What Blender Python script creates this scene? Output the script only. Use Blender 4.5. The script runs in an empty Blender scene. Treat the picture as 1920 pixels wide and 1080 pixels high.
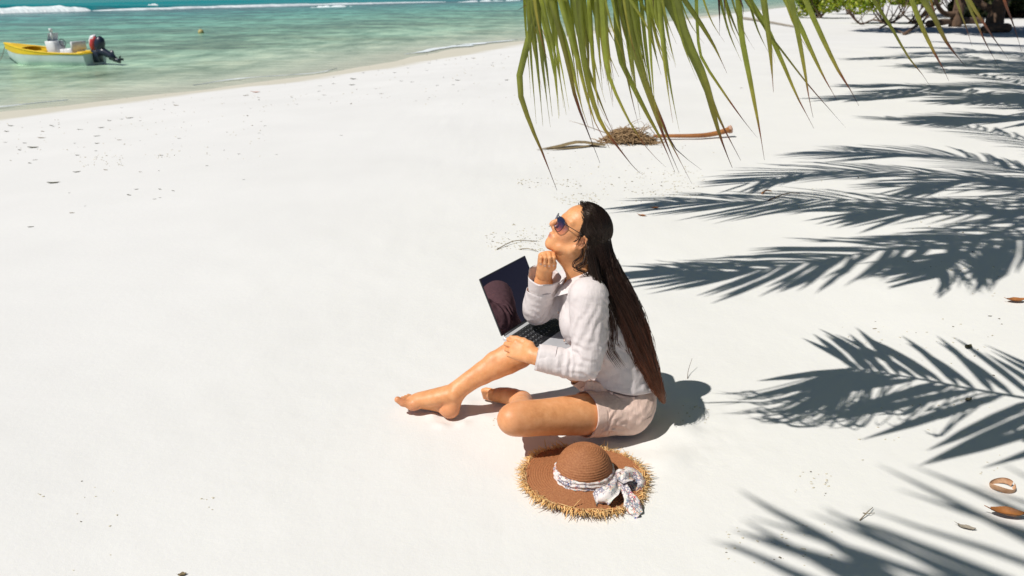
import bpy, math, random
import numpy as np
from mathutils import Vector, Matrix

random.seed(7)
RNG = np.random.default_rng(11)
SC = bpy.context.scene
COL = SC.collection
R = math.radians

# ------------------------------------------------------------------ camera
CAM_H, CAM_F = 1.55, 1500.0                     # height above the sand; focal length for a 1920 px wide frame
PITCH = math.atan(560 / CAM_F)
CP, SP = math.cos(PITCH), math.sin(PITCH)
cam = bpy.data.cameras.new('camera')
cam.sensor_width = 36.0
cam.lens = CAM_F / 1920 * 36.0
cam.clip_start = 0.05
cam.clip_end = 9000
cam.dof.use_dof = True
cam.dof.focus_distance = 2.95
cam.dof.aperture_fstop = 4.5
camo = bpy.data.objects.new('camera', cam)
camo.location = (0, 0, CAM_H)
camo.rotation_euler = (math.pi / 2 - PITCH, 0, 0)
COL.objects.link(camo)
SC.camera = camo

# ------------------------------------------------------------------ daylight
SUN_OFF = np.array([0.60, 0.37])                # how far a shadow falls per metre of height
SUN_EL = math.atan(1 / np.linalg.norm(SUN_OFF))
SUN_DIR = Vector((-SUN_OFF[0], -SUN_OFF[1], 1)).normalized()
world = bpy.data.worlds.new('World')
SC.world = world
world.use_nodes = True
wn = world.node_tree.nodes
wl = world.node_tree.links
bg = wn['Background']
sky = wn.new('ShaderNodeTexSky')
sky.sky_type = 'NISHITA'
sky.sun_disc = False
sky.sun_elevation = SUN_EL
sky.sun_rotation = math.atan2(SUN_DIR.x, SUN_DIR.y)
sky.air_density = 1.0
sky.dust_density = 0.0
sky.ozone_density = 6.0
wl.new(sky.outputs[0], bg.inputs['Color'])
bg.inputs['Strength'].default_value = 0.05
sl = bpy.data.lights.new('sun', 'SUN')
sl.energy = 5.0
sl.angle = R(0.53)
sl.color = (1.0, 0.968, 0.915)
so = bpy.data.objects.new('sun', sl)
so.rotation_euler = SUN_DIR.to_track_quat('Z', 'Y').to_euler()
so.location = (-6, -4, 10)
COL.objects.link(so)
SC.view_settings.view_transform = 'Standard'
SC.view_settings.look = 'None'
SC.view_settings.exposure = -0.19
SC.view_settings.gamma = 1.0
SC.view_settings.use_curve_mapping = False
SC.cycles.max_bounces = 8
SC.cycles.transparent_max_bounces = 16


# ------------------------------------------------------------------ helpers: numbers
def ray(x, y):
    u, v = (x - 960) / CAM_F, (y - 540) / CAM_F
    return np.array([u, CP - v * SP, -SP - v * CP])


def at(x, y, Y):
    """the point seen at a photo pixel, at distance Y along the beach"""
    r = ray(x, y)
    return np.array([0, 0, CAM_H]) + r * (Y / r[1])


def atz(x, y, z=0.0):
    r = ray(x, y)
    return np.array([0, 0, CAM_H]) + r * ((z - CAM_H) / r[2])


def _h3(ix, iy, iz):
    n = (ix * 374761393 + iy * 668265263 + iz * 2147483647 * 3 + 1274126177) & 0xffffffff
    n = ((n ^ (n >> 13)) * 1274126177) & 0xffffffff
    n = n ^ (n >> 16)
    return (n & 0xffff) / 65535.0


def noise(P, scale=1.0, seed=0):
    """value noise -1..1 at points P (n,3)"""
    Q = np.asarray(P, dtype=np.float64) * scale + seed * 17.31
    I = np.floor(Q).astype(np.int64)
    Fr = Q - I
    W = Fr * Fr * (3 - 2 * Fr)
    out = 0
    for dx in (0, 1):
        for dy in (0, 1):
            for dz in (0, 1):
                w = (W[:, 0] if dx else 1 - W[:, 0]) * (W[:, 1] if dy else 1 - W[:, 1]) * (W[:, 2] if dz else 1 - W[:, 2])
                out = out + w * _h3(I[:, 0] + dx, I[:, 1] + dy, I[:, 2] + dz)
    return out * 2 - 1


def fbm(P, scale, oct=3, seed=0):
    s, a, o = 0, 1.0, 0
    for k in range(oct):
        s = s + a * noise(P, scale * 2 ** k, seed + k)
        o += a
        a *= 0.5
    return s / o


def catmull(P, n):
    P = np.asarray(P, float)
    if len(P) < 3:
        t = np.linspace(0, 1, n)[:, None]
        return P[0] * (1 - t) + P[-1] * t
    E = np.vstack([2 * P[0] - P[1], P, 2 * P[-1] - P[-2]])
    seg = len(P) - 1
    out = []
    for t in np.linspace(0, seg, n):
        i = min(int(t), seg - 1)
        u = t - i
        a, b, c, d = E[i], E[i + 1], E[i + 2], E[i + 3]
        out.append(0.5 * (2 * b + (c - a) * u + (2 * a - 5 * b + 4 * c - d) * u * u + (3 * b - a - 3 * c + d) * u ** 3))
    return np.array(out)


def nrm(v):
    v = np.asarray(v, float)
    return v / (math.sqrt(v[0] * v[0] + v[1] * v[1] + v[2] * v[2]) + 1e-12)


def cross(a, b):
    return np.array([a[1] * b[2] - a[2] * b[1], a[2] * b[0] - a[0] * b[2], a[0] * b[1] - a[1] * b[0]])


# ------------------------------------------------------------------ helpers: meshes
class MB:
    """collects vertices and faces for ONE mesh object"""
    def __init__(self):
        self.v, self.f, self.m, self.c, self.n = [], [], [], [], 0

    def add(self, V, F, mi=0, col=None):
        V = np.asarray(V, float)
        self.v.append(V)
        for q in F:
            self.f.append([i + self.n for i in q])
            self.m.append(mi)
        if col is None:
            col = np.zeros((len(V), 4))
        col = np.asarray(col, float)
        if col.ndim == 1:
            col = np.tile(col, (len(V), 1))
        self.c.append(col)
        self.n += len(V)
        return self

    def tube(self, pts, rad, n=8, mi=0, flat=1.0, up=(0, 0, 1), col=None, caps=True):
        pts = np.asarray(pts, float)
        k = len(pts)
        rad = np.broadcast_to(np.asarray(rad, float), (k,)) if np.ndim(rad) else np.full(k, float(rad))
        T = np.gradient(pts, axis=0)
        V = []
        a = np.linspace(0, 2 * np.pi, n, endpoint=False)
        N = None
        for i in range(k):
            t = nrm(T[i])
            if N is None:
                N = np.asarray(up, float) - np.dot(up, t) * t
                if np.linalg.norm(N) < 1e-4:
                    N = np.array([1, 0, 0.]) - t[0] * t
            else:
                N = N - np.dot(N, t) * t
            N = nrm(N)
            B = cross(t, N)
            V.append(pts[i] + rad[i] * (np.cos(a)[:, None] * N * flat + np.sin(a)[:, None] * B))
        F = [(i * n + j, i * n + (j + 1) % n, (i + 1) * n + (j + 1) % n, (i + 1) * n + j) for i in range(k - 1) for j in range(n)]
        if caps:
            F.append(tuple(range(n))[::-1])
            F.append(tuple((k - 1) * n + j for j in range(n)))
        c = None
        if col is not None:
            col = np.asarray(col, float)
            c = np.repeat(col, n, axis=0) if col.ndim == 2 else col
        return self.add(np.vstack(V), F, mi, c)

    def box(self, lo, hi, mi=0, bev=0.0, col=None):
        lo, hi = np.asarray(lo, float), np.asarray(hi, float)
        b = bev
        if b <= 0:
            V = [(x, y, z) for z in (lo[2], hi[2]) for y in (lo[1], hi[1]) for x in (lo[0], hi[0])]
            F = [(0, 2, 3, 1), (4, 5, 7, 6), (0, 1, 5, 4), (1, 3, 7, 5), (3, 2, 6, 7), (2, 0, 4, 6)]
            return self.add(V, F, mi, col)
        V, F = [], []
        for z, i in ((lo[2], b * .5), (lo[2] + b * .5, 0), (hi[2] - b * .5, 0), (hi[2], b * .5)):
            x0, x1, y0, y1 = lo[0] + i, hi[0] - i, lo[1] + i, hi[1] - i
            V += [(x0 + b, y0, z), (x1 - b, y0, z), (x1, y0 + b, z), (x1, y1 - b, z), (x1 - b, y1, z), (x0 + b, y1, z), (x0, y1 - b, z), (x0, y0 + b, z)]
        for k in range(3):
            F += [(k * 8 + j, k * 8 + (j + 1) % 8, k * 8 + 8 + (j + 1) % 8, k * 8 + 8 + j) for j in range(8)]
        F += [tuple(range(8))[::-1], tuple(24 + j for j in range(8))]
        return self.add(V, F, mi, col)

    def grid(self, G, mi=0, col=None, closed=False):
        """G: (a,b,3) array of points"""
        a, b = G.shape[:2]
        F = [(i * b + j, i * b + j + 1, (i + 1) * b + j + 1, (i + 1) * b + j) for i in range(a - 1) for j in range(b - 1)]
        if closed:
            F += [(i * b + b - 1, i * b, (i + 1) * b, (i + 1) * b + b - 1) for i in range(a - 1)]
        return self.add(G.reshape(-1, 3), F, mi, None if col is None else (np.asarray(col).reshape(-1, 4) if np.ndim(col) > 1 else col))

    def mesh(self, name, mats, loc=(0, 0, 0), smooth=True):
        me = bpy.data.meshes.new(name)
        V = np.vstack(self.v) - np.asarray(loc, float)
        me.from_pydata(V.tolist(), [], self.f)
        for m in (mats if isinstance(mats, (list, tuple)) else [mats]):
            me.materials.append(m)
        if len(set(self.m)) > 1:
            me.polygons.foreach_set('material_index', self.m)
        me.polygons.foreach_set('use_smooth', [smooth] * len(me.polygons))
        C = np.vstack(self.c)
        if C.any():
            at_ = me.color_attributes.new('tint', 'FLOAT_COLOR', 'POINT')
            at_.data.foreach_set('color', C.ravel().astype(np.float32))
        me.update()
        return me

    def build(self, name, mats, parent=None, loc=None, smooth=True):
        """loc: world position of the object; its vertices were given in world space"""
        if loc is None:
            loc = parent['_loc'] if parent is not None and '_loc' in parent else (0, 0, 0)
            me = self.mesh(name, mats, loc, smooth)
            return link(name, me, parent)
        me = self.mesh(name, mats, loc, smooth)
        o = link(name, me, parent)
        if parent is None:
            o.location = loc
        return o


def link(name, data, parent=None):
    o = bpy.data.objects.new(name, data)
    COL.objects.link(o)
    if parent is not None:
        o.parent = parent
    return o


LOCS = {}


def thing(name, label, cat, loc=(0, 0, 0), group=None):
    o = link(name, None)
    o.empty_display_size = 0.1
    o.location = loc
    o['label'], o['category'] = label, cat
    if group:
        o['group'] = group
    LOCS[o.name] = np.asarray(loc, float)
    return o


def tag(o, label=None, cat=None, group=None, kind=None):
    for k, v in (('label', label), ('category', cat), ('group', group), ('kind', kind)):
        if v:
            o[k] = v
    return o


def part(mb, name, mats, parent, smooth=True, loc=None):
    """mesh part whose vertices are given in world space, under a thing or a part of it"""
    base = LOCS[root_of(parent).name]
    return link(name, mb.mesh(name, mats, base if loc is None else loc, smooth), parent)


def root_of(o):
    while o.parent is not None:
        o = o.parent
    return o


def single(mb, name, mats, label, cat, loc, group=None, smooth=True):
    o = link(name, mb.mesh(name, mats, loc, smooth))
    o.location = loc
    tag(o, label, cat, group)
    LOCS[o.name] = np.asarray(loc, float)
    return o


# ------------------------------------------------------------------ helpers: materials
def new_mat(name):
    m = bpy.data.materials.new(name)
    m.use_nodes = True
    nt = m.node_tree
    return m, nt, nt.nodes, nt.links, nt.nodes['Principled BSDF']


def ramp(N, stops, interp='LINEAR'):
    r = N.new('ShaderNodeValToRGB')
    r.color_ramp.interpolation = interp
    e = r.color_ramp.elements
    while len(e) > 1:
        e.remove(e[0])
    e[0].position = stops[0][0]
    e[0].color = (*stops[0][1], 1)
    for p, c in stops[1:]:
        x = e.new(p)
        x.color = (*c, 1)
    return r


def mixc(N, L, fac, a, b, mode='MIX'):
    m = N.new('ShaderNodeMix')
    m.data_type = 'RGBA'
    m.blend_type = mode
    for k, v in ((0, fac), (6, a), (7, b)):
        if hasattr(v, 'links') or hasattr(v, 'is_linked'):
            L.new(v, m.inputs[k])
        elif k == 0:
            m.inputs[0].default_value = v
        else:
            m.inputs[k].default_value = (*v, 1)
    return m.outputs[2]


def tex(N, L, kind='Noise', scale=10, detail=4, vec=None, coord='Object', rough=0.55, stretch=None):
    tc = N.new('ShaderNodeTexCoord')
    src = tc.outputs[coord] if vec is None else vec
    if stretch:
        mp = N.new('ShaderNodeMapping')
        mp.inputs['Scale'].default_value = stretch
        L.new(src, mp.inputs['Vector'])
        src = mp.outputs[0]
    t = N.new('ShaderNodeTex' + kind)
    t.inputs['Scale'].default_value = scale
    if 'Detail' in t.inputs:
        t.inputs['Detail'].default_value = detail
        t.inputs['Roughness'].default_value = rough
    L.new(src, t.inputs['Vector'])
    return t


def bump(N, L, b, height, strength=0.3, dist=0.01, prev=None):
    n = N.new('ShaderNodeBump')
    n.inputs['Strength'].default_value = strength
    n.inputs['Distance'].default_value = dist
    L.new(height, n.inputs['Height'])
    if prev is not None:
        L.new(prev, n.inputs['Normal'])
    L.new(n.outputs[0], b.inputs['Normal'])
    return n.outputs[0]


def simple(name, c1, c2=None, rough=0.6, scale=12, bmp=0.0, bscale=80, bdist=0.005, metal=0, spec=0.5, trans=0.0, stretch=None, sss=0):
    m, nt, N, L, b = new_mat(name)
    b.inputs['Roughness'].default_value = rough
    b.inputs['Metallic'].default_value = metal
    b.inputs['Specular IOR Level'].default_value = spec
    c2 = c2 or tuple(x * 0.8 for x in c1)
    t = tex(N, L, 'Noise', scale, 5, stretch=stretch)
    r = ramp(N, [(0.3, c2), (0.7, c1)])
    L.new(t.outputs[0], r.inputs[0])
    L.new(r.outputs[0], b.inputs['Base Color'])
    if bmp:
        bump(N, L, b, tex(N, L, 'Noise', bscale, 4, stretch=stretch).outputs[0], bmp, bdist)
    if sss:
        b.inputs['Subsurface Weight'].default_value = sss
        b.inputs['Subsurface Radius'].default_value = (1, .35, .2)
        b.inputs['Subsurface Scale'].default_value = 0.006
    if trans:
        tr = N.new('ShaderNodeBsdfTranslucent')
        L.new(r.outputs[0], tr.inputs['Color'])
        mx = N.new('ShaderNodeMixShader')
        mx.inputs[0].default_value = trans
        L.new(b.outputs[0], mx.inputs[1])
        L.new(tr.outputs[0], mx.inputs[2])
        L.new(mx.outputs[0], N['Material Output'].inputs['Surface'])
    return m


def tint_mat(name, stops, rough=0.5, spec=0.5, trans=0.0, nscale=30, namt=0.25, ncol=(0.5, 0.5, 0.5), aniso=None, bmp=0):
    """colour from the mesh's own pigment attribute (red channel = position along the piece)"""
    m, nt, N, L, b = new_mat(name)
    a = N.new('ShaderNodeAttribute')
    a.attribute_name = 'tint'
    sep = N.new('ShaderNodeSeparateColor')
    L.new(a.outputs['Color'], sep.inputs[0])
    r = ramp(N, stops)
    L.new(sep.outputs[0], r.inputs[0])
    t = tex(N, L, 'Noise', nscale, 4)
    c = mixc(N, L, namt, r.outputs[0], t.outputs[0], 'OVERLAY')
    hsv = N.new('ShaderNodeHueSaturation')
    mr = N.new('ShaderNodeMapRange')
    mr.inputs[3].default_value = 0.6
    mr.inputs[4].default_value = 1.5
    L.new(sep.outputs[1], mr.inputs[0])
    L.new(mr.outputs[0], hsv.inputs['Value'])
    L.new(c, hsv.inputs['Color'])
    L.new(hsv.outputs[0], b.inputs['Base Color'])
    b.inputs['Roughness'].default_value = rough
    b.inputs['Specular IOR Level'].default_value = spec
    if bmp:
        bump(N, L, b, tex(N, L, 'Noise', 150, 3, stretch=(1, 1, 1)).outputs[0], bmp, .002)
    if trans:
        tr = N.new('ShaderNodeBsdfTranslucent')
        L.new(hsv.outputs[0], tr.inputs['Color'])
        mx = N.new('ShaderNodeMixShader')
        mx.inputs[0].default_value = trans
        L.new(b.outputs[0], mx.inputs[1])
        L.new(tr.outputs[0], mx.inputs[2])
        L.new(mx.outputs[0], N['Material Output'].inputs['Surface'])
    return m


# ------------------------------------------------------------------ the beach
SHORE = np.array([(-16.5, 4.0), (-14.0, 10.0), (-10.82, 17.13), (-9.15, 19.7), (-7.08, 23.7), (-4.16, 30.8), (0.27, 41.8), (13, 70), (30, 104), (64, 172), (300, 640), (1100, 2200)])
SEA_Z = -0.9


def inland(X, Y):
    """metres inland from the water's edge"""
    lo = SHORE[0, 0] + (Y - SHORE[0, 1]) * 0.42
    xs = np.where(Y < SHORE[0, 1], lo, np.interp(Y, SHORE[:, 1], SHORE[:, 0]))
    wig = 0.34 * np.sin(0.21 * Y + 0.13 * X + 0.8) + 0.22 * np.sin(0.47 * Y - 0.30 * X + 2.1) + 0.10 * np.sin(1.3 * Y + 0.6 * X)
    return (X - xs) * 0.915 + wig * np.clip((np.abs(Y) - 10) / 12, 0, 1)


def ground_z(X, Y, detail=True):
    X, Y = np.atleast_1d(np.asarray(X, float)), np.atleast_1d(np.asarray(Y, float))
    s = inland(X, Y)
    up = np.clip(1 - s / 13.0, 0, None)
    z = SEA_Z * np.where(s > 0, np.clip(up, 0, 1) ** 1.6, 1 + np.clip(-s, 0, 60) * 0.1)
    if detail:
        P = np.stack([X, Y, X * 0], -1).reshape(-1, 3)
        near = np.clip((np.hypot(X - 0.2, Y - 2.6) - 0.7) / 1.5, 0.12, 1)
        n = fbm(P, 0.7, 2, 1).reshape(X.shape) * 0.02 + fbm(P, 3.1, 3, 2).reshape(X.shape) * 0.006
        seat = np.exp(-(((X - .62) / .30) ** 2 + ((Y - 2.62) / .26) ** 2))
        for (cx, cy, r, dep) in ((-.235, 2.722, .05, .010), (.43, 2.60, .15, .016), (.46, 2.78, .15, .014), (-.06, 2.83, .08, .006), (.03, 2.77, .05, .008), (.26, 2.56, .07, .004)):
            dd = np.hypot(X - cx, Y - cy) / r
            z = z - dep * np.exp(-dd ** 2) + dep * .8 * np.exp(-((dd - 1.45) / .38) ** 2) * (.6 + .5 * np.sin(5 * np.arctan2(Y - cy, X - cx) + cx * 30))
        z = z + (fbm(P, 16, 3, 8).reshape(X.shape) * .007 + .003) * seat + n * near + fbm(P, 9, 3, 4).reshape(X.shape) * 0.0022
    return z


def on_ground(px, py):
    """where the sight line through a photo pixel (or many) meets the sand"""
    px, py = np.broadcast_arrays(np.asarray(px, float), np.asarray(py, float))
    u, v = (px - 960) / CAM_F, (py - 540) / CAM_F
    r = np.stack([u, CP - v * SP, -SP - v * CP], -1)
    z = np.zeros(px.shape)
    for _ in range(10):
        p = r * ((z - CAM_H) / r[..., 2])[..., None]
        z = 0.5 * z + 0.5 * ground_z(p[..., 0], p[..., 1], False).reshape(px.shape)
    p[..., 2] = ground_z(p[..., 0], p[..., 1]).reshape(px.shape)
    return p


def axis(lo, hi, dense_lo, dense_hi, step, grow=1.09):
    a = list(np.arange(dense_lo, dense_hi, step))
    s, x = step, a[-1]
    while x < hi:
        s *= grow
        x += s
        a.append(x)
    s, x = step, a[0]
    while x > lo:
        s *= grow
        x -= s
        a.insert(0, x)
    return np.array(a)


def sheet(xs, ys, zf):
    X, Y = np.meshgrid(xs, ys)
    return np.stack([X, Y, zf(X, Y)], -1)


def fast_grid(name, G, mat, attrs=None):
    a, b = G.shape[:2]
    idx = np.arange(a * b).reshape(a, b)
    F = np.stack([idx[:-1, :-1], idx[:-1, 1:], idx[1:, 1:], idx[1:, :-1]], -1).reshape(-1, 4)
    me = bpy.data.meshes.new(name)
    me.vertices.add(a * b)
    me.vertices.foreach_set('co', G.reshape(-1).astype(np.float32))
    set_faces(me, F)
    me.materials.append(mat)
    for k, v in (attrs or {}).items():
        t = me.attributes.new(k, 'FLOAT', 'POINT')
        t.data.foreach_set('value', v.ravel().astype(np.float32))
    return link(name, me)


def set_faces(me, F):
    F = np.asarray(F, dtype=np.int32)
    n = len(F)
    k = F.shape[1]
    me.loops.add(n * k)
    me.loops.foreach_set('vertex_index', F.ravel())
    me.polygons.add(n)
    me.polygons.foreach_set('loop_start', np.arange(0, n * k, k, dtype=np.int32))
    me.polygons.foreach_set('use_smooth', np.ones(n, dtype=bool))
    me.update(calc_edges=True)
    me.validate()


def sand_material():
    m, nt, N, L, b = new_mat('white_coral_sand')
    b.inputs['Roughness'].default_value = 0.92
    b.inputs['Specular IOR Level'].default_value = 0.12
    big = tex(N, L, 'Noise', 0.6, 4)
    base = ramp(N, [(0.3, (0.735, 0.722, 0.69)), (0.7, (0.775, 0.762, 0.73))])
    L.new(big.outputs[0], base.inputs[0])
    # small darker grains, gathered in loose patches
    sp = tex(N, L, 'Voronoi', 210)
    gr = ramp(N, [(0.10, (1, 1, 1)), (0.22, (0, 0, 0))])
    L.new(sp.outputs['Distance'], gr.inputs[0])
    pt = tex(N, L, 'Noise', 1.7, 5)
    pr = ramp(N, [(0.56, (0, 0, 0)), (0.72, (1, 1, 1))])
    L.new(pt.outputs[0], pr.inputs[0])
    mul = mixc(N, L, 1.0, gr.outputs[0], pr.outputs[0], 'MULTIPLY')
    c1 = mixc(N, L, mul, base.outputs[0], (0.46, 0.42, 0.33))
    # damp sand by the water's edge
    a = N.new('ShaderNodeAttribute')
    a.attribute_name = 'inland'
    nz = tex(N, L, 'Noise', 0.8, 4)
    ma = N.new('ShaderNodeMath')
    ma.operation = 'MULTIPLY_ADD'
    ma.inputs[1].default_value = 1.4
    L.new(nz.outputs[0], ma.inputs[0])
    L.new(a.outputs['Fac'], ma.inputs[2])
    wet = N.new('ShaderNodeMapRange')
    wet.inputs[1].default_value = 3.3
    wet.inputs[2].default_value = 4.1
    wet.inputs[3].default_value = 1
    wet.inputs[4].default_value = 0
    L.new(ma.outputs[0], wet.inputs[0])
    c2 = mixc(N, L, wet.outputs[0], c1, (0.60, 0.565, 0.465))
    L.new(c2, b.inputs['Base Color'])
    n1 = bump(N, L, b, tex(N, L, 'Noise', 26, 6, rough=0.7).outputs[0], 0.17, 0.012)
    bump(N, L, b, tex(N, L, 'Noise', 260, 3).outputs[0], 0.14, 0.002, n1)
    return m


gx = axis(-3500, 3500, -0.9, 1.3, 0.014, 1.05)
gy = axis(-60, 4500, 2.0, 3.1, 0.014, 1.035)
G = sheet(gx, gy, lambda X, Y: ground_z(X, Y))
ground = fast_grid('sand_beach', G, sand_material(), {'inland': inland(G[..., 0], G[..., 1])})
tag(ground, kind='structure')


def water_material():
    m, nt, N, L, b = new_mat('lagoon_water')
    a = N.new('ShaderNodeAttribute')
    a.attribute_name = 'offshore'
    mr = N.new('ShaderNodeMapRange')
    mr.inputs[2].default_value = 120
    nz = tex(N, L, 'Noise', 0.16, 5, stretch=(0.6, 1.2, 1))
    ad = N.new('ShaderNodeMath')
    ad.operation = 'MULTIPLY_ADD'
    ad.inputs[1].default_value = 1
    sub = N.new('ShaderNodeMath')
    sub.operation = 'SUBTRACT'
    sub.inputs[1].default_value = 8
    sub.inputs[1].default_value = .5
    L.new(nz.outputs[0], sub.inputs[0])
    cl = N.new('ShaderNodeMapRange')
    cl.inputs[2].default_value = 22
    cl.inputs[4].default_value = 17
    L.new(a.outputs['Fac'], cl.inputs[0])
    ml = N.new('ShaderNodeMath')
    ml.operation = 'MULTIPLY'
    L.new(sub.outputs[0], ml.inputs[0])
    L.new(cl.outputs[0], ml.inputs[1])
    L.new(ml.outputs[0], ad.inputs[0])
    L.new(a.outputs['Fac'], ad.inputs[2])
    L.new(ad.outputs[0], mr.inputs[0])
    r = ramp(N, [(0.0, (0.66, 0.66, 0.52)), (0.022, (0.58, 0.64, 0.49)), (0.07, (0.44, 0.63, 0.45)), (0.15, (0.32, 0.58, 0.41)), (0.3, (0.22, 0.54, 0.42)), (0.46, (0.13, 0.43, 0.38)), (0.57, (0.11, 0.24, 0.235)),
                 (0.615, (0.10, 0.19, 0.20)), (0.645, (0.005, 0.19, 0.20)), (0.8, (0.003, 0.27, 0.27)), (1.0, (0.004, 0.30, 0.29))])
    L.new(mr.outputs[0], r.inputs[0])
    # sea grass and coral heads showing through
    pn = tex(N, L, 'Noise', 0.30, 8, stretch=(0.36, 0.7, 1), rough=0.78)
    pr = ramp(N, [(0.43, (0, 0, 0)), (0.56, (1, 1, 1))])
    L.new(pn.outputs[0], pr.inputs[0])
    lim = ramp(N, [(0.0, (0, 0, 0)), (0.02, (0.15, 0.15, 0.15)), (0.05, (0.8, 0.8, 0.8)), (0.58, (0.85, 0.85, 0.85)), (0.63, (0, 0, 0))])
    L.new(mr.outputs[0], lim.inputs[0])
    f = mixc(N, L, 1.0, pr.outputs[0], lim.outputs[0], 'MULTIPLY')
    dk = ramp(N, [(0.0, (0.18, 0.24, 0.15)), (0.3, (0.10, 0.20, 0.165)), (0.55, (0.055, 0.125, 0.145)), (1.0, (0.05, 0.11, 0.135))])
    L.new(mr.outputs[0], dk.inputs[0])
    c = mixc(N, L, f, r.outputs[0], dk.outputs[0])
    mo = tex(N, L, 'Noise', 0.85, 6, stretch=(1, 0.42, 1), rough=0.62)
    mo_r = ramp(N, [(0.32, (0.55, 0.62, 0.60)), (0.5, (0.98, 0.99, 0.98)), (0.68, (1.42, 1.32, 1.28))])
    L.new(mo.outputs[0], mo_r.inputs[0])
    near_ = ramp(N, [(0.0, (0, 0, 0)), (0.04, (1, 1, 1)), (0.60, (1, 1, 1)), (0.64, (0.12, 0.12, 0.12))])
    L.new(mr.outputs[0], near_.inputs[0])
    c = mixc(N, L, near_.outputs[0], c, mixc(N, L, 1.0, c, mo_r.outputs[0], 'MULTIPLY'))
    L.new(c, b.inputs['Base Color'])
    b.inputs['Roughness'].default_value = 0.16
    b.inputs['IOR'].default_value = 1.33
    b.inputs['Specular IOR Level'].default_value = 0.05
    n1 = bump(N, L, b, tex(N, L, 'Noise', 1.5, 5, stretch=(0.5, 1.3, 1)).outputs[0], 0.8, 0.12)
    # clear towards the edge
    tr = N.new('ShaderNodeBsdfTransparent')
    tr.inputs[0].default_value = (0.86, 0.95, 0.90, 1)
    mx = N.new('ShaderNodeMixShader')
    al = N.new('ShaderNodeMapRange')
    al.interpolation_type = 'SMOOTHSTEP'
    al.inputs[1].default_value = 0.0
    al.inputs[2].default_value = 2.2
    al.inputs[3].default_value = 0.85
    al.inputs[4].default_value = 1.0
    L.new(a.outputs['Fac'], al.inputs[0])
    L.new(al.outputs[0], mx.inputs[0])
    L.new(tr.outputs[0], mx.inputs[1])
    L.new(b.outputs[0], mx.inputs[2])
    L.new(mx.outputs[0], N['Material Output'].inputs['Surface'])
    return m


def sea_height(X, Y):
    P = np.stack([X, Y, X * 0], -1).reshape(-1, 3)
    s = -inland(X, Y)
    n = fbm(P * np.array([0.6, 1.3, 1]), 0.55, 3, 9).reshape(X.shape)
    z = SEA_Z + 0.035 * n * np.clip(s / 6, 0, 1) * np.clip(1 - s / 300, 0.1, 1)
    # the swell standing up on the reef edge
    lump = 0.75 + 0.25 * noise(np.stack([X * .05, Y * .05, X * 0], -1).reshape(-1, 3), 1, 3).reshape(X.shape)
    z = z + 0.85 * lump * np.exp(-((s - 80 - 2.5 * n) / 2.6) ** 2) * np.clip((150 - Y) / 60, 0, 1)
    z = z + 0.5 * lump * np.exp(-((s - 108) / 3.5) ** 2)
    return z


wx = axis(-3500, 400, -70, 6, 0.8, 1.05)
wy = axis(-60, 4500, 14, 130, 0.55, 1.05)
Gw = sheet(wx, wy, sea_height)
sea = fast_grid('sea', Gw, water_material(), {'offshore': -inland(Gw[..., 0], Gw[..., 1])})
tag(sea, kind='structure')

FOAM = simple('white_foam', (0.84, 0.86, 0.86), (0.62, 0.70, 0.71), 0.95, 1.6, 0.6, 3, 0.1, spec=0.1)


def surf_line(px0, px1, s0, height, depth, seed, ragged=0.5, name='sea_foam'):
    """a broken roller: white water tumbling in front of the swell, s0 metres offshore"""
    mb = MB()
    n = 150
    xs = np.linspace(px0, px1, n)
    prof = np.linspace(0, 1, 9)
    Gf = np.zeros((n, 9, 3))
    for i, x in enumerate(xs):
        # where the sight line to column x meets the line s = s0
        u = (x - 960) / CAM_F
        Ys = np.linspace(60, 400, 700)
        Xs = u * (Ys * CP + (CAM_H - SEA_Z) * SP)
        j = int(np.argmin(np.abs(inland(Xs, Ys) + s0)))
        p = np.array([Xs[j], Ys[j]])
        nd = np.array([0.915, -0.40])
        e = np.sin(np.pi * min(1, max(0, (i + 2) / (n + 3)))) ** 0.3
        w = e * (1 + ragged * float(noise(np.array([[i * 0.11, seed, 0]]), 1.0, seed)[0]))
        for k, t in enumerate(prof):
            q = p + nd * depth * (t - 0.5) * max(w, 0.2)
            hh = height * max(w, 0) * math.sin(math.pi * t) ** 0.7 * (1 + 0.22 * float(fbm(np.array([[i * 0.23, k * 0.8, seed]]), 1.0, 3, seed)[0]))
            Gf[i, k] = (q[0], q[1], SEA_Z - 0.12 + hh + 0.1 * (height > 0.5))
    mb.grid(Gf)
    o = mb.build(name, FOAM)
    return tag(o, 'white surf breaking along the reef edge', None, None, 'stuff')


surf_line(-60, 165, 74, 0.62, 3.0, 1, 0.3)
surf_line(172, 835, 73, 0.40, 2.0, 2, 0.3)
surf_line(575, 660, 62, 0.20, 1.2, 3, 0.9)
surf_line(850, 985, 69, 0.25, 1.2, 4, 0.9)
surf_line(278, 298, 92, 0.35, 1.0, 6, 0.5)


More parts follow.
